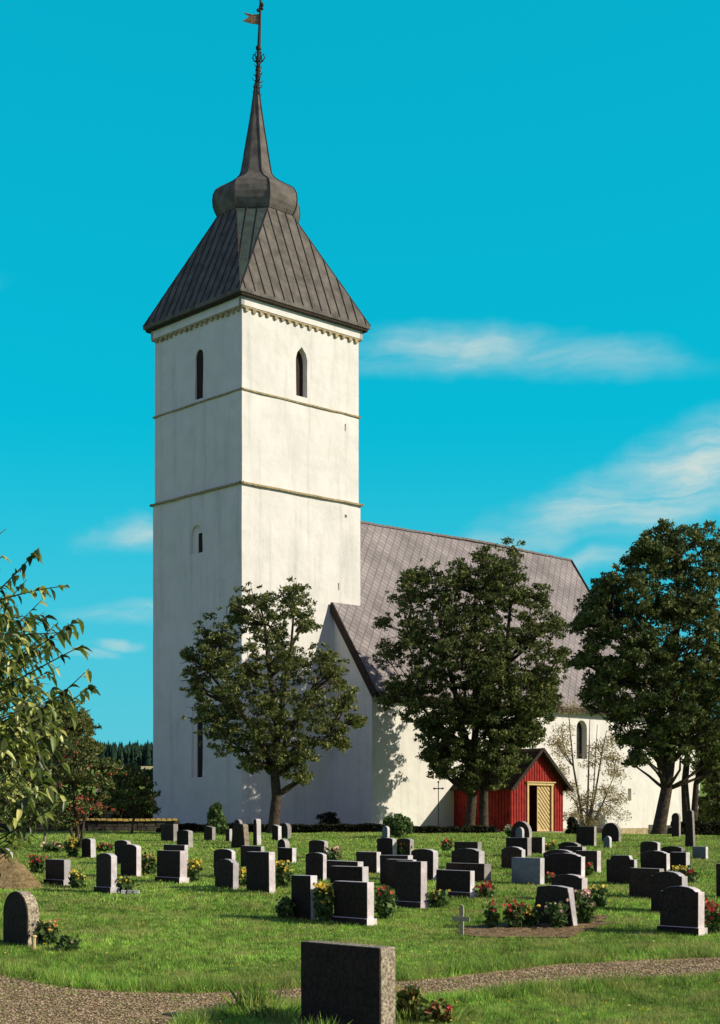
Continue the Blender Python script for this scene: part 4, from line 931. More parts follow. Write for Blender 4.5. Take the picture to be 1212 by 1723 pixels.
# left side, around the yard wall
tree('rowan_tree', 'rowan tree with red berries left of the tower', 'tree', (131, 1428), 47,
     [(120, 1265, 24), (150, 1285, 26), (95, 1290, 26), (125, 1310, 36), (170, 1310, 20), (95, 1340, 26), (150, 1345, 26), (185, 1290, 12), (115, 1370, 18), (70, 1320, 18)],
     [[(130, 1428, .08), (128, 1390), (125, 1330), (120, 1280)], [(134, 1428, .06), (142, 1380), (155, 1320)], [(131, 1420, .05), (112, 1370), (95, 1310)]], 'leafrowan', leaf_size=.10, dens=1.2, clump=.26, trunk_r=.08, berries=170, shape='oval')
tree('apple_tree', 'small apple tree standing between the rowan and the tower', 'tree', (222, 1401), 60,
     [(215, 1305, 18), (240, 1310, 18), (200, 1330, 18), (228, 1335, 24), (248, 1340, 18), (210, 1357, 14), (240, 1365, 14), (258, 1362, 8), (190, 1310, 10)],
     [[(221, 1401, .06), (225, 1378), (228, 1340), (222, 1310)], [(225, 1380, .04), (240, 1350), (248, 1320)], [(225, 1378, .04), (210, 1350), (202, 1320)]], 'leafrowan', leaf_size=.11, dens=1.5, clump=.26, trunk_r=.06, berries=30, shape='oval')
tree('broadleaf_tree', 'round green broadleaf tree behind the rowan with its top against the sky', 'tree', (100, 1398), 74,
     [(115, 1205, 30), (140, 1225, 22), (85, 1215, 34), (110, 1245, 34), (50, 1235, 36), (60, 1280, 34), (20, 1290, 34), (30, 1340, 34), (75, 1340, 28), (150, 1255, 14)],
     [[(100, 1398, .22), (98, 1330), (100, 1250), (105, 1210)], [(100, 1340, .14), (60, 1290), (40, 1260)]], 'leaf', leaf_size=.17, dens=.9, clump=.42)
tree('sapling', 'young slim tree at the left edge below the long leaves', 'tree', (73, 1428), 46,
     [(60, 1375, 14), (80, 1362, 14), (45, 1360, 14), (95, 1380, 10)],
     [[(74, 1428, .05), (73, 1400), (70, 1380), (65, 1365)]], 'leafrowan', leaf_size=.10, dens=1.0, clump=.24, trunk_r=.05, shape='oval', barkm='barkpale')
tree('broadleaf_tree', 'dark dense broadleaf tree behind the yard wall, close to the tower', 'tree', (232, 1394), 88,
     [(180, 1318, 16), (205, 1312, 18), (232, 1306, 18), (256, 1312, 16), (190, 1345, 18), (220, 1345, 22), (250, 1345, 20), (240, 1370, 18), (262, 1372, 12), (205, 1375, 12)],
     [[(232, 1394, .2), (232, 1360), (230, 1320)]], 'leafrowan', leaf_size=.2, dens=1.3, clump=.42)
bush(150, 1402, 70, 40, 'dark bushes growing along the yard wall behind the rowan', m='hedge', n=3500, Y=68, size=.1)
bush(215, 1397, 60, 46, 'dark bush behind the yard wall next to the tower', m='hedge', n=3500, Y=72, size=.11)
bush(40, 1402, 110, 60, 'broad dark bush behind the yard wall at the left edge', m='hedge', n=5000, Y=70, size=.12)
# house far behind the wall
def house(px0, px1, Y, z_eave, z_ridge, label):
    x0 = (px0-CX)/F*Y; x1 = (px1-CX)/F*Y; zg = float(ground((x0+x1)/2, Y)); o = empty('farmhouse', ((x0+x1)/2, Y, zg), label=label, cat='house'); c = Vector(o.location); D = 5
    hw_ = (x1-x0)/2; ze = z_eave-c.z; zr = z_ridge-c.z
    mb = MB(); mb.prism([(-D/2, -.6), (D/2, -.6), (D/2, ze), (0, zr-.1), (-D/2, ze)], -hw_, hw_, lambda x, y, z: (y, x, z)); w = mb.build('wall', M['plaster_dim'], o)
    mb = MB()
    for s in (-1, 1): mb.hexa([(-hw_-.4, s*(D/2+.4), ze-.25), (hw_+.4, s*(D/2+.4), ze-.25), (hw_+.4, 0, zr), (-hw_-.4, 0, zr), (-hw_-.4, s*(D/2+.4), ze-.1), (hw_+.4, s*(D/2+.4), ze-.1), (hw_+.4, 0, zr+.15), (-hw_-.4, 0, zr+.15)])
    mb.build('roof', M['tile'], o)
    mb = MB(); mb.box(-.35, .35, -.3, .3, zr-.3, zr+.8); mb.build('chimney', M['rubble'], o)
    for k in (-.5, .1, .6):
        mb = MB(); mb.box(k*hw_-.4, k*hw_+.4, -D/2-.03, -D/2-.003, .9, ze-.5); mb.build('window', M['glass'], o)
house(135, 205, 128, EYE+.75, EYE+1.75, 'low farmhouse with an orange tiled roof behind the yard wall')

# near tree with long drooping leaves, trunk just outside the left edge
def long_leaves(name, L_, m, parent):
    """L_: list of (pos, length, yaw, pitch, roll): lanceolate drooping leaves, two halves folded along the midrib"""
    n = len(L_); A = np.array([l[0] for l in L_]); ln = np.array([l[1] for l in L_]); yaw = np.array([l[2] for l in L_]); pit = np.array([l[3] for l in L_]); rol = np.array([l[4] for l in L_])
    d = np.stack([np.cos(yaw)*np.cos(pit), np.sin(yaw)*np.cos(pit), np.sin(pit)], 1); sd = np.stack([-np.sin(yaw), np.cos(yaw), 0*yaw], 1)
    u = np.cross(sd, d)*-1; s2 = sd*np.cos(rol)[:, None]+u*np.sin(rol)[:, None]; u2 = np.cross(s2, d)*-1
    pr = [(0, 0), (.12, .14), (.34, .235), (.62, .21), (.84, .11), (1, 0)]
    V = []
    for t, w in pr:
        c = A+d*(ln*t)[:, None]-np.array([0, 0, 1.])*(ln*.35*t*t)[:, None]
        V += [c, c+s2*(ln*w)[:, None]+u2*(ln*w*.7)[:, None], c-s2*(ln*w)[:, None]+u2*(ln*w*.7)[:, None]]
    V = np.stack(V, 1); f = []
    for i in range(len(pr)-1): a = i*3; f += [(a, a+3, a+4, a+1), (a, a+2, a+5, a+3)]
    return np_indexed(name, V, f, m, parent)
def near_tree():
    base = Vector((-3.3, 9.6, 0)); base.z = float(ground(base.x, base.y))
    o = empty('plum_tree', base, label='nearby fruit tree with long drooping yellow-green leaves at the left edge', cat='tree'); mb = MB(); Ls = []; R_ = random.Random(11)
    tp = [base+Vector((0, 0, -.1)), base+Vector((.05, 0, 1.0)), base+Vector((-.05, .05, 2.2)), base+Vector((.1, 0, 3.2)), base+Vector((.05, 0, 4.3))]
    mb.tube([p-base for p in tp], [.12, .10, .085, .06, .02], n=9)
    def twig(tip, start, nleaf, r=.012, lf=(.042, .098), bright=0):
        s, e = start, tip; mid = s.lerp(e, .55)+Vector((R_.uniform(-.2, .2), R_.uniform(-.3, .3), R_.uniform(-.35, .25))); pts = []
        for i in range(13):
            t = i/12; pts.append(s*(1-t)**2+mid*2*t*(1-t)+e*t*t)
        mb.tube([p-base for p in pts], [r*(1-.8*i/12) for i in range(13)], n=5)
        for k in range(int(nleaf*1.9)):
            t = 1-(R_.random()**1.1)*.72; i = min(11, int(t*12)); p = pts[i].lerp(pts[i+1], t*12-i); ax = (pts[i+1]-pts[i]).normalized()
            yaw = math.atan2(ax.y, ax.x)+R_.uniform(-1.7, 1.7); Ls.append((tuple(p-base), R_.uniform(*lf), yaw, R_.uniform(-1.15, .45), R_.uniform(-.8, .8)))
    def at(px, py, Y): return PT(px, py, Y)
    def start(z): 
        z = max(base.z+1.1, min(base.z+4.1, z)); t = (z-base.z)/4.3; return base+Vector((.05, 0, z-base.z))
    main = [((62, 925), 26), ((115, 985), 26), ((45, 975), 14), ((133, 1040), 28), ((140, 1085), 20), ((155, 1155), 26), ((128, 1200), 22), ((10, 890), 8), ((5, 935), 10), ((95, 1050), 24), ((70, 1010), 20), ((128, 1065), 20), ((150, 1125), 16), ((100, 1335), 14), ((75, 1370), 16), ((118, 1345), 10), ((28, 1410), 14), ((60, 1400), 10)]
    for (px, py), nl in main:
        Y = R_.uniform(9.0, 9.9); t = at(px, py, Y); twig(t, start(t.z-R_.uniform(.4, 1.3)), nl)
    for _ in range(165):
        py = R_.uniform(1030, 1330); xm = np.interp(py, [1030, 1090, 1160, 1230, 1290, 1330], [85, 125, 145, 130, 105, 80]); px = R_.uniform(-60, 1)*1. if R_.random() < .25 else R_.uniform(0, xm)
        Y = R_.uniform(8.7, 10.8); t = at(px, py, Y); twig(t, start(t.z-R_.uniform(-.1, 1.3)), R_.randint(9, 15), r=.008)
    for _ in range(26):
        py = R_.uniform(930, 1030); px = R_.uniform(-80, max(-30, (py-930)*.45)); t = at(px, py, R_.uniform(9, 10.4)); twig(t, start(t.z-.3), 9, r=.009)
    for _ in range(26):
        py = R_.uniform(1330, 1400); px = R_.uniform(-60, 70); t = at(px, py, R_.uniform(9, 10.4)); twig(t, start(t.z), 6, r=.009)
    long_leaves('leaves', Ls, M['leafcherry'], o)
    mb.build('trunk', M['bark'], o, smooth=True, recalc=False)
near_tree()

# ================================================================ GRAVESTONES
BETA = math.radians(47); GD = (math.cos(BETA), -math.sin(BETA)); GE = (math.sin(BETA), math.cos(BETA))
def outline(shape, W_, H):
    if shape == 'flat': return [(0, 0), (W_, 0), (W_, H), (0, H)]
    if shape == 'arch': r = H*.10; return [(0, 0), (W_, 0), (W_, H-r)]+[(W_/2+W_/2*math.cos(t), H-r+r*math.sin(t)) for t in np.linspace(.25, math.pi-.25, 7)]+[(0, H-r)]
    if shape == 'round': r = W_/2; return [(0, 0), (W_, 0)]+[(r+r*math.cos(t), H-r+r*math.sin(t)) for t in np.linspace(0, math.pi, 13)]
    if shape == 'shoulder':
        h = .09*H+.02; return [(0, 0), (W_, 0), (W_, H-h), (W_*.93, H-h), (W_*.86, H-h*.55), (W_*.74, H-h*.2), (W_*.5, H), (W_*.26, H-h*.2), (W_*.14, H-h*.55), (W_*.07, H-h), (0, H-h)]
    if shape == 'slant': return [(0, 0), (W_, 0), (W_, H*.90), (W_*.55, H*.97), (W_*.2, H), (0, H*.97)]
    if shape == 'step': return [(0, 0), (W_, 0), (W_, H*.86), (W_*.86, H*.86), (W_*.80, H), (W_*.2, H), (W_*.14, H*.86), (0, H*.86)]
    if shape == 'taper': return [(0, 0), (W_, 0), (W_*.86, H*.96), (W_*.6, H), (W_*.4, H), (W_*.14, H*.96)]
def gravestone(x0, x1, x2, yt, yb, shape, gm, plinth, label, face='polish', tmax=.32, lean=0):
    X, Y, Z = gpt(x1, yb); m0 = (x0-CX)/F; m2 = (x2-CX)/F
    W_ = (X-m0*Y)/(GD[0]+m0*-GD[1]*1.0) if False else (X-m0*Y)/(math.cos(BETA)+m0*math.sin(BETA))
    T_ = (m2*Y-X)/(math.sin(BETA)-m2*math.cos(BETA)); T_ = max(.12, min(tmax, T_)); H = (yb-yt)*Y/F
    c = (X-GD[0]*W_/2, Y-GD[1]*W_/2); R = random
    o = empty('gravestone', (c[0], c[1], Z), -BETA, label=label, cat='gravestone', group='gravestones in the churchyard')
    o.rotation_euler = (R.uniform(-.012, .012), R.uniform(-.012, .012)+lean, -BETA)
    zb = .14 if plinth else -.15
    ol = outline(shape, W_, H); ol = [(a-W_/2, b if b > 0 else zb-.02) for a, b in ol]
    mb = MB(); mb.prism(ol, 0, T_); sl_ = mb.build('slab', M[gm], o)
    bv = sl_.modifiers.new('edge', 'BEVEL'); bv.width = .008 if gm != 'g_rough' else .02; bv.segments = 1; bv.limit_method = 'ANGLE'
    cxm = sum(a for a, b in ol)/len(ol); f = .994; pz = zb+.0 if plinth else .0
    pl = [(a*f, max(b*f, pz)) for a, b in ol]
    mb = MB(); mb.prism(pl, -.004, .02); mb.build('inscription_face', M[face], o)
    if plinth: mb = MB(); mb.box(-W_/2-.035, W_/2+.035, -.035, T_+.035, -.2, .13); p = mb.build('plinth', M[gm], o); mb = MB(); mb.box(-W_/2-.034, W_/2+.034, -.038, -.034, -.2, .128); mb.build('plinth_shade', M[face], p)  # thin dark plate puts the shade of the plinth front into its colour
    return o
G = [
 (-6, 12, 22, 1428, 1459, 'arch', 'g_grey', 0, 'low stone cut off by the left edge of the photo above the bare soil heap'),
 (77, 108, 119, 1447, 1491, 'flat', 'g_grey', 1, 'square dark stone with pale side just right of the bare soil heap'),
 (138, 152.7, 161.6, 1411, 1444, 'arch', 'g_grey', 0, 'small round-topped stone at the foot of the rowan tree'),
 (162, 186.7, 197, 1436, 1504, 'arch', 'g_grey', 1, 'tall slim stone on a plinth beside a low bush with white edging stones'),
 (193, 214, 221, 1414, 1455, 'arch', 'g_pink', 0, 'rounded stone half hidden behind another, right of the slim plinth stone'),
 (203, 229.4, 238, 1421, 1476, 'arch', 'g_pink', 0, 'front stone of the touching pair right of the slim plinth stone'),
 (275, 310, 315, 1422, 1470, 'flat', 'g_grey', 0, 'wide stone rising just behind the broad plinth stone, left of the tower corner'),
 (264, 302.6, 315, 1432, 1487, 'flat', 'g_pink', 1, 'broad square stone on a plinth with a taller stone close behind it'),
 (5.6, 46, 67, 1501, 1593, 'round', 'g_rough', 0, 'large dark round-arched stone of rough rock nearest the left edge'),
 (271, 292, 300, 1387, 1417, 'flat', 'g_dark', 0, 'weathered stone at the far row below the left tower corner'),
 (278, 288, 293, 1397, 1416, 'flat', 'g_grey', 0, 'very small stone in front of the weathered one below the left tower corner'),
 (298, 317, 325, 1397, 1427, 'arch', 'g_dark', 0, 'short thick stone just right of the weathered pair below the tower'),
 (343.5, 357, 363, 1390, 1415, 'slant', 'g_dark', 0, 'small stone standing at the foot of the pointed green bush'),
 (380, 386, 390, 1395, 1416, 'flat', 'g_grey', 0, 'narrow little stone right of the pointed green bush'),
 (394, 404, 409, 1379, 1420, 'round', 'g_dark', 0, 'dark round-headed stone behind the rough tall stone, right of the pointed bush'),
 (389, 412, 421.5, 1386, 1428, 'taper', 'g_rough', 0, 'tall rough speckled stone in the back row in front of the tower corner'),
 (426, 432, 440, 1378, 1423, 'taper', 'g_grey', 0, 'tall slender pillar stone just left of the open maple trunk'),
 (458, 468, 474, 1388, 1415, 'slant', 'g_grey', 0, 'slim pale-sided stone at the right foot of the open maple trunk'),
 (470, 484, 490.7, 1385, 1412, 'round', 'g_dark', 0, 'dark rounded stone behind the slim one right of the open maple trunk'),
 (467.5, 480, 488, 1412, 1436, 'round', 'g_grey', 0, 'round-topped stone seen above a square one, below the open maple'),
 (467.5, 491.6, 499, 1427, 1453, 'flat', 'g_grey', 0, 'square stone in front of the round-topped one, below the open maple'),
 (405, 439, 445, 1424, 1462, 'flat', 'g_grey', 0, 'flat-topped stone behind the tall broad one, left of the open maple'),
 (360, 390, 396, 1429, 1478, 'arch', 'g_grey', 0, 'rounded stone half hidden behind the sloping-topped stone left of centre'),
 (362, 392, 402, 1446, 1497, 'shoulder', 'g_grey', 0, 'stone with sloping shoulders beside yellow flowers left of centre'),
 (415, 453, 464, 1434, 1504, 'flat', 'g_pink', 0, 'tall broad stone with pale pinkish side between two yellow flower beds'),
 (491, 523, 535, 1474, 1549, 'flat', 'g_grey', 0, 'upright flat-topped stone with yellow flowers on its right and a dark bush on its left'),
 (562, 618, 630, 1485, 1559, 'flat', 'g_pink', 1, 'broad flat-topped stone on a plinth right of the yellow flower bed in mid picture'),
 (520, 546, 552.5, 1414, 1446, 'arch', 'g_grey', 0, 'stone with rounded corners and pale flowers behind its right side, below the maple'),
 (514.6, 543.5, 549.6, 1435, 1482, 'arch', 'g_grey', 0, 'round-shouldered stone in front of the one with rounded corners, mid picture'),
 (543.5, 602, 612, 1450, 1482, 'flat', 'g_grey', 0, 'long low stone behind the yellow flower bed, further of two'),
 (556, 610, 621, 1459, 1500, 'flat', 'g_grey', 0, 'long stone just behind the broad plinth stone in mid picture'),
 (600, 634, 641.7, 1434, 1470, 'flat', 'g_grey', 0, 'low wide stone standing behind the long stones in mid picture'),
 (635, 661, 668, 1410, 1441, 'arch', 'g_grey', 0, 'rounded stone in front of the bush at the nave corner'),
 (643, 652, 655, 1390, 1413, 'round', 'g_grey', 0, 'small pale round-headed stone beside the bush at the nave corner', 'blue_stone_sky'),
 (668, 690, 697, 1411, 1442, 'arch', 'g_dark', 0, 'rounded dark stone to the right of the bush at the nave corner'),
 (640, 687, 696, 1440, 1492, 'flat', 'g_grey', 0, 'wide stone behind the tall plinth stone in the centre, rearmost'),
 (650, 695, 701, 1447, 1500, 'flat', 'g_pink', 0, 'wide stone squeezed between the rearmost and the tall plinth stone in the centre'),
 (665, 708, 719, 1450, 1530, 'flat', 'g_pink', 1, 'tall square stone on a plinth right of the green rose bush in the centre'),
 (692, 729, 738, 1429, 1482, 'arch', 'g_grey', 0, 'stone with softly rounded corner behind and right of the tall plinth stone'),
 (734, 791, 799, 1465.6, 1513, 'flat', 'g_grey', 1, 'wide low stone on a plinth with red flowers at its right side'),
 (765, 804, 811, 1417, 1444, 'flat', 'g_dark', 0, 'flat stone at the shaded foot of the large maple'),
 (760, 806, 816, 1428, 1464, 'shoulder', 'g_grey', 0, 'stone with curved shoulders in front of the shaded maple foot'),
 (751, 815, 827, 1454, 1486, 'flat', 'g_dark', 0, 'dark wide stone behind the low one with red flowers'),
 (861, 909, 916.6, 1444, 1490, 'flat', 'g_grey', 0, 'square stone with a polished face, sky reflection painted in bluish', 'blue_stone_sky'),
 (844, 878, 884.5, 1425, 1464, 'shoulder', 'g_grey', 0, 'sloping-shouldered stone behind the bluish polished one'),
 (852, 888, 895, 1410, 1442, 'flat', 'g_dark', 0, 'upright dark stone in line with the left door post of the porch'),
 (860, 891, 896, 1382, 1412, 'round', 'g_dark', 0, 'dark round-arched stone before the porch with a pale stone set against it'),
 (868, 879, 882, 1392, 1413, 'round', 'g_grey', 0, 'small light blue round stone against the dark arched one by the porch', 'blue_stone_sky'),
 (895, 912.5, 917.5, 1409, 1437, 'flat', 'g_grey', 0, 'narrow upright stone in front of the porch step'),
 (895, 965, 975, 1492, 1561, 'taper', 'g_grey', 0, 'broad dark stone with a tall pale leaning side beside the brown gravel bed'),
 (928, 979, 989, 1472, 1518, 'shoulder', 'g_pink', 0, 'curved-topped stone just behind the one by the brown gravel bed'),
 (917, 978, 985, 1436, 1482, 'shoulder', 'g_grey', 0, 'curved-topped stone in the middle of the close row at right, second from the back'),
 (915, 963.5, 970, 1430, 1476, 'shoulder', 'g_grey', 0, 'curved-topped stone at the back of the close row at right'),
 (968, 1005, 1012, 1432, 1469, 'flat', 'g_pink', 0, 'square stone with a bright side right of the close curved row'),
 (940, 972, 978, 1417, 1444, 'shoulder', 'g_dark', 0, 'low curved stone below the arched window tree'),
 (950, 980, 987, 1425, 1450, 'flat', 'g_dark', 0, 'low flat stone below the arched window tree, in front of the curved one'),
 (970, 1000, 1004, 1391, 1425, 'flat', 'g_dark', 0, 'upright dark square stone under the slender sunlit tree'),
 (1013, 1041.6, 1046, 1384.6, 1417, 'round', 'g_dark', 0, 'dark arched stone against the sunlit nave wall'),
 (1016, 1026, 1030, 1407, 1428, 'round', 'g_grey', 0, 'little bluish round stone in front of the dark arched one by the nave wall', 'blue_stone_sky'),
 (1021, 1067.6, 1073, 1440, 1489, 'step', 'g_grey', 0, 'stone with notched corners standing free on the lawn at right'),
 (1078, 1107, 1112, 1416, 1452, 'arch', 'g_grey', 0, 'rounded stone behind the foot of the leaning maple'),
 (1078.6, 1122, 1128, 1432, 1467, 'shoulder', 'g_grey', 0, 'curved-shouldered stone in front of the rounded one near the leaning maple'),
 (1113, 1147, 1153, 1424, 1445, 'shoulder', 'g_dark', 0, 'low curved stone behind the square one with yellow flowers at right'),
 (1128, 1154.7, 1161.6, 1434.5, 1470, 'flat', 'g_grey', 0, 'square stone with pale side and yellow flowers at its foot, at right'),
 (1059, 1110, 1118, 1462, 1513, 'flat', 'g_dark', 0, 'wide dark flat-topped stone left of the two big curved ones at right'),
 (1096, 1148, 1158, 1467, 1539, 'shoulder', 'g_grey', 0, 'big stone with curved shoulders behind the front right one'),
 (1111, 1175, 1186, 1492, 1575, 'shoulder', 'g_pink', 1, 'big curved-shouldered stone on a plinth, nearest at right, red flowers beside it'),
 (1130.6, 1143, 1145, 1368, 1409, 'round', 'g_dark', 0, 'tall narrow round-headed pillar stone left of its taller neighbour near the chancel'),
 (1153, 1167, 1171, 1363, 1426, 'taper', 'g_dark', 0, 'tallest pillar stone silhouetted against the chancel at right'),
 (1166, 1188, 1192, 1425, 1446, 'flat', 'g_grey', 0, 'low stone with pale top near the right edge behind the lawn', 'blue_stone_sky'),
 (1206, 1240, 1252, 1454, 1513, 'flat', 'g_grey', 0, 'dark stone cut off by the right edge of the photo'),
]
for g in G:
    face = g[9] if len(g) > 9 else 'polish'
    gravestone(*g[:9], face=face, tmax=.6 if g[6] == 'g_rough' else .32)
fs = gravestone(507, 640, 668, 1596, 1741, 'flat', 'g_rough', 0, 'large low dark stone with rough grey top in the foreground by the path', tmax=.34)

def wooden_cross():
    X, Y, Z = gpt(777, 1575); k = Y/F; o = empty('wooden_cross', (X, Y, Z), -.35, label='small plain wooden cross at the left end of the brown gravel bed', cat='cross')
    h = 50*k; w = 30*k; mb = MB(); mb.box(-.035, .035, -.02, .02, -.15, h); mb.prism([(-.035, h), (.035, h), (0, h+.03)], -.02, .02); mb.build('post', M['wood'], o)
    mb = MB(); mb.box(-w/2, w/2, -.045, -.021, h*.5, h*.5+.075); mb.build('crossbar', M['wood'], o)
wooden_cross()
def iron_cross():
    X, Y, Z = gpt(738, 1399); k = Y/F; o = empty('iron_cross', (X, Y, Z), -.5, label='thin black iron cross in front of the nave wall left of the porch', cat='cross'); zt = EYE+(HY-1316)/F*Y-Z; za = EYE+(HY-1327)/F*Y-Z
    mb = MB(); mb.tube([(0, 0, -.1), (0, 0, zt)], [.022, .018], n=6); mb.build('shaft', M['iron'], o)
    mb = MB(); a = 8*k; mb.tube([(-a, 0, za), (a, 0, za)], .024, n=6)
    for p in ((-a, 0, za), (a, 0, za), (0, 0, zt)): mb.ball(p, .05, n=5)
    mb.build('arms', M['iron'], o)
iron_cross()

# ================================================================ FLOWERS, SOIL
def bed(name, pts, m, label, off=.01, kind='structure', mound=0, cat=None):
    c = np.mean([gpt(*p)[:2] for p in pts], axis=0); P_ = [gpt(*p)[:2] for p in pts]; n = len(P_); V = []; f = []; K = 8
    rim = []
    for i in range(n):
        a, b = np.array(P_[i]), np.array(P_[(i+1) % n])
        for j in range(4): rim.append(a+(b-a)*j/4+RNG.normal(size=2)*.03)
    m_ = len(rim)
    for k in range(K+1):
        for r in rim:
            q = c+(r-c)*(1-k/K); h = off+mound*math.sin(k/K*math.pi/2)**1.3+(RNG.normal()*.012 if 0 < k else 0)
            if k == 0 and mound: h = -.03
            V.append((q[0], q[1], float(ground(q[0], q[1]))+h+(.012 if not mound else 0)+(mound*.07*RNG.normal() if 0 < k else 0)))
    for k in range(K):
        for i in range(m_): j = (i+1) % m_; f.append((k*m_+i, k*m_+j, (k+1)*m_+j, (k+1)*m_+i))
    me = bpy.data.meshes.new(name); me.from_pydata(V, [], f); me.materials.append(M[m]); me.polygons.foreach_set('use_smooth', [True]*len(f))
    o = bpy.data.objects.new(name, me); COL.objects.link(o); return tag(o, label, cat, kind=kind)
bed('soil_bed', BEDS[0], 'soil', 'brown gravel bed beside the wooden cross')
bed('soil_bed', BEDS[1], 'soil', 'narrow strip of brown soil right of the broad dark stone')
bed('soil_mound', [(-70, 1500), (-60, 1470), (0, 1462), (30, 1466), (60, 1482), (76, 1494), (30, 1499)], 'mound', 'heap of bare yellowish soil at the left edge', mound=.55, kind=None, cat='soil heap')
NF = 0
def flowers(px, pyb, w_px, h_px, petal, label, n=60, leafm='shrub', nb=26, name='flower_bed', cat='flowers', psize=.035):
    X, Y, Z = gpt(px, pyb); k = Y/F; w = w_px*k/2; h = h_px*k; o = empty(name, (X, Y, Z), label=label, cat=cat, group='flowers planted by the graves')
    st = max(5, int(n*.4)); mb = MB(); tips = []
    for _ in range(st):
        a, b = random.uniform(-1, 1)*w*.6, random.uniform(-1, 1)*min(w, .5)*.5; hh = h*random.uniform(.45, 1)
        tip = (a+random.gauss(0, .12)*w, b+random.gauss(0, .05), hh); mb.tube([(a, b, -.03), ((a+tip[0])/2+.01, b, hh*.5), tip], [.006, .005, .004], n=4); tips.append(tip)
    C = np.array([(t[0]*f_+random.gauss(0, .05), t[1]*f_+random.gauss(0, .05), max(.02, t[2]*f_+random.gauss(0, .03))) for t in tips for f_ in np.linspace(.2, .95, max(4, int(n*7/st)))])
    leaves('foliage', C, .075+.0006*Y, M[leafm], o, droop=.1, shape='oval', aspect=1.2)
    V = []
    R_ = psize*.7+.00035*Y
    for i in range(int(nb*1.7)):
        t = tips[i % st]; c = np.array(t)+np.array([random.gauss(0, .05), random.gauss(0, .05)-.02, random.gauss(0, .04) if i >= st else .02]); r = R_*random.uniform(.7, 1.25)
        ax = np.array([random.gauss(0, .5), -1+random.gauss(0, .4), .8+random.gauss(0, .4)]); ax /= np.linalg.norm(ax); u = np.cross(ax, [1, 0, .2]); u /= np.linalg.norm(u); v = np.cross(ax, u)
        for q in range(5):
            t0 = q*2*math.pi/5; d = u*math.cos(t0)+v*math.sin(t0); s_ = np.cross(ax, d)
            V.append([c, c+d*r*.6+s_*r*.42+ax*r*.25, c+d*r+ax*r*.15, c+d*r*.6-s_*r*.42+ax*r*.25])
    b_ = np_mesh('blossoms', np.array(V), 4, M[petal], o); b_['kind'] = 'stuff'
    mb.build('stems', M['shrub'], o, recalc=False); return o
FL = [
 (78, 1590, 42, 40, 'petal_mix', 'yellow and red flowers beside the large arched stone at the left edge', 110, 20),
 (115, 1600, 34, 22, 'petal_pink', 'low dark plant right of the mixed flowers near the left edge', 60, 2),
 (122, 1443, 26, 32, 'petal_yellow', 'bright yellow flower clump left of the rowan trunk', 60, 44),
 (92, 1434, 60, 16, 'petal_pink', 'low pink flowers between the young slim tree and the rowan', 90, 16),
 (65, 1470, 44, 30, 'petal_red', 'red flowers behind the bare soil heap', 70, 16),
 (130, 1494, 24, 28, 'petal_yellow', 'pale yellow flowers right of the square stone near the soil heap', 60, 20),
 (178, 1433, 40, 14, 'petal_red', 'low red flowers right of the small stone under the rowan', 60, 14),
 (212, 1502, 30, 24, 'petal_yellow', 'green plant with a few yellow blooms beside the slim plinth stone', 80, 8),
 (250, 1474, 30, 36, 'petal_mix', 'tall mixed flowers between the touching pair and the broad plinth stone', 110, 14),
 (325, 1484, 34, 36, 'petal_yellow', 'yellow flowers right of the broad plinth stone', 90, 34),
 (405, 1492, 16, 30, 'petal_yellow', 'yellow flowers squeezed between two stones left of centre', 50, 18),
 (476, 1494, 40, 44, 'petal_yellow', 'yellow flowers right of the tall broad stone with pinkish side', 110, 34),
 (546, 1550, 34, 62, 'petal_yellow', 'tall bed of yellow flowers between two large stones in mid picture', 170, 60),
 (480, 1545, 20, 34, 'petal_red', 'dark bushy plant on the left side of the upright stone in mid picture', 90, 1),
 (560, 1450, 40, 24, 'petal_pink', 'pale pink and yellow flowers behind the stone with rounded corners', 60, 26),
 (648, 1546, 34, 52, 'petal_red', 'green rose bush with a few red blooms between two plinth stones', 170, 6),
 (683, 1441, 20, 20, 'petal_mix', 'orange flowers between the two rounded stones by the nave corner', 40, 12),
 (738, 1528, 36, 28, 'petal_yellow', 'low plant with small yellow flowers right of the tall plinth stone', 90, 12),
 (752, 1432, 22, 18, 'petal_red', 'orange-red flowers at the foot of the large maple', 40, 14),
 (816, 1512, 34, 26, 'petal_red', 'bright red flowers beside the wide low plinth stone', 50, 40),
 (828, 1562, 12, 48, 'petal_red', 'single tall red rose plant right of the wooden cross', 36, 6),
 (868, 1562, 44, 44, 'petal_red', 'row of red roses growing in the brown gravel bed', 70, 18),
 (893, 1560, 18, 34, 'petal_yellow', 'yellowish dry flowers left of the broad dark stone by the gravel bed', 40, 12),
 (938, 1562, 34, 46, 'petal_pink', 'rose plant in front of the broad dark stone by the gravel bed', 90, 6),
 (985, 1556, 26, 60, 'petal_pink', 'tall pink flowers behind the pale leaning side of the broad dark stone', 80, 34),
 (1005, 1528, 44, 36, 'petal_yellow', 'cream and yellow flowers right of the curved-topped stones', 110, 24),
 (989, 1474, 16, 20, 'petal_red', 'red flowers behind the square stone with a bright side', 30, 12),
 (925, 1488, 12, 18, 'petal_red', 'red flowers just right of the bluish polished stone', 30, 10),
 (1145, 1474, 34, 14, 'petal_yellow', 'yellow flowers at the foot of the square stone near the right edge', 50, 26),
 (1163, 1486, 14, 20, 'petal_red', 'small red flowers right of the big curved stones', 30, 14),
 (1202, 1570, 34, 50, 'petal_red', 'red flowers beside the nearest curved-shouldered stone at the right edge', 80, 40),
 (862, 1410, 30, 22, 'petal_pink', 'pale flowers against the porch wall', 40, 10),
 (925, 1432, 26, 14, 'petal_yellow', 'yellowish flowers in front of the porch step', 30, 16),
 (1148, 1398, 22, 12, 'petal_yellow', 'few yellow flowers by the rubble wall near the leaning maple', 20, 10),
]
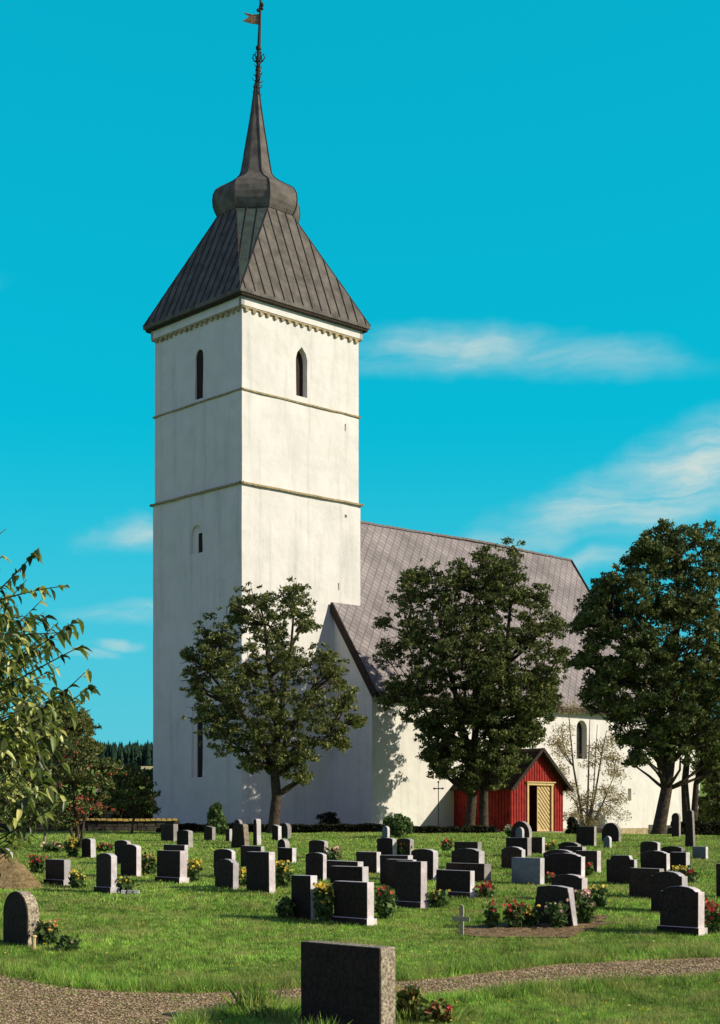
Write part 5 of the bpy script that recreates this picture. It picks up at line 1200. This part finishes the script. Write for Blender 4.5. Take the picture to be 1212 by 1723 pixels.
for f_ in FL: flowers(*f_[:5], f_[5], n=f_[6], nb=f_[7])
def stake(px, pyb, h_px, label, m='yellow'):
    X, Y, Z = gpt(px, pyb); k = Y/F; o = empty('grave_lantern', (X, Y, Z), label=label, cat='lantern'); h = h_px*k
    mb = MB(); mb.lathe([(-.02, .05), (.02, .055), (.04, .03), (h*.8, .032), (h*.84, .05), (h*.95, .045), (h, .012)], n=10); mb.build('body', M[m], o)
    mb = MB(); mb.lathe([(h, .02), (h+.03, .012)], n=8); mb.build('cap', M['iron'], o)
stake(57, 1598, 25, 'slim yellow grave lantern standing before the large arched stone at the left edge')
def edging():
    for i, (px, w) in enumerate(((208, 8), (219, 9), (230, 9))):
        X, Y, Z = gpt(px, 1504); mb = MB(); k = Y/F*w/2; mb.prism([(-k, 0), (k, 0), (k*.9, .07), (-k*.8, .08)], -.06, .06); o = mb.build('edging_stone', M['g_grey']); o.location = (X, Y, Z); tag(o, ('leftmost', 'middle', 'rightmost')[i]+' of three small white edging stones beside the slim plinth stone', 'edging stone', 'small edging stones')
edging()
# weeds and tufts next to the foreground stone
def tuft(px, pyb, w_px, h_px, n, label, red=0):
    X, Y, Z = gpt(px, pyb); k = Y/F; w = w_px*k/2; h = h_px*k; x = RNG.normal(size=n)*w*.6; y = RNG.normal(size=n)*.15; hh = h*(.35+.65*RNG.random(n)); ang = RNG.random(n)*3.1; lx = RNG.normal(size=n)*.35*hh+x*.3; ly = RNG.normal(size=n)*.25*hh; ww = .008
    g = ground(X+x, Y+y)-Z; dx, dy = np.cos(ang)*ww, np.sin(ang)*ww
    q = [np.stack([x-dx, y-dy, g-.01], 1), np.stack([x+dx, y+dy, g-.01], 1), np.stack([x+lx*.45+dx*.7, y+ly*.45+dy*.7, g+hh*.62], 1), np.stack([x+lx, y+ly, g+hh], 1), np.stack([x+lx*.45-dx*.7, y+ly*.45-dy*.7, g+hh*.62], 1)]
    o = np_mesh('grass_tuft', np.stack(q, 1), 5, M['blade']); o.location = (X, Y, Z); tag(o, label, 'grass', kind='stuff')
tuft(432, 1700, 50, 46, 420, 'tall uncut grass at the path edge left of the foreground stone')
tuft(470, 1712, 90, 24, 500, 'long grass in the shade of the foreground stone')
tuft(700, 1716, 90, 30, 500, 'long grass right of the foreground stone')
tuft(540, 1748, 60, 42, 90, 'a few long blades in front of the foreground stone')
M['weed'] = mat('weed_leaf', rough=.7, spec=.2, island=[(.05, .09, .02), (.14, .2, .04), (.3, .28, .08), (.35, .08, .05)], transl=.2)
flowers(690, 1716, 30, 52, 'petal_red', 'reddish weeds growing right of the foreground stone', n=120, nb=3, leafm='weed', name='weed_clump', cat='weeds')
flowers(735, 1722, 60, 30, 'petal_red', 'lower weeds with red-tinged leaves on the lawn below the path', n=120, nb=6, leafm='weed', name='weed_clump', cat='weeds')
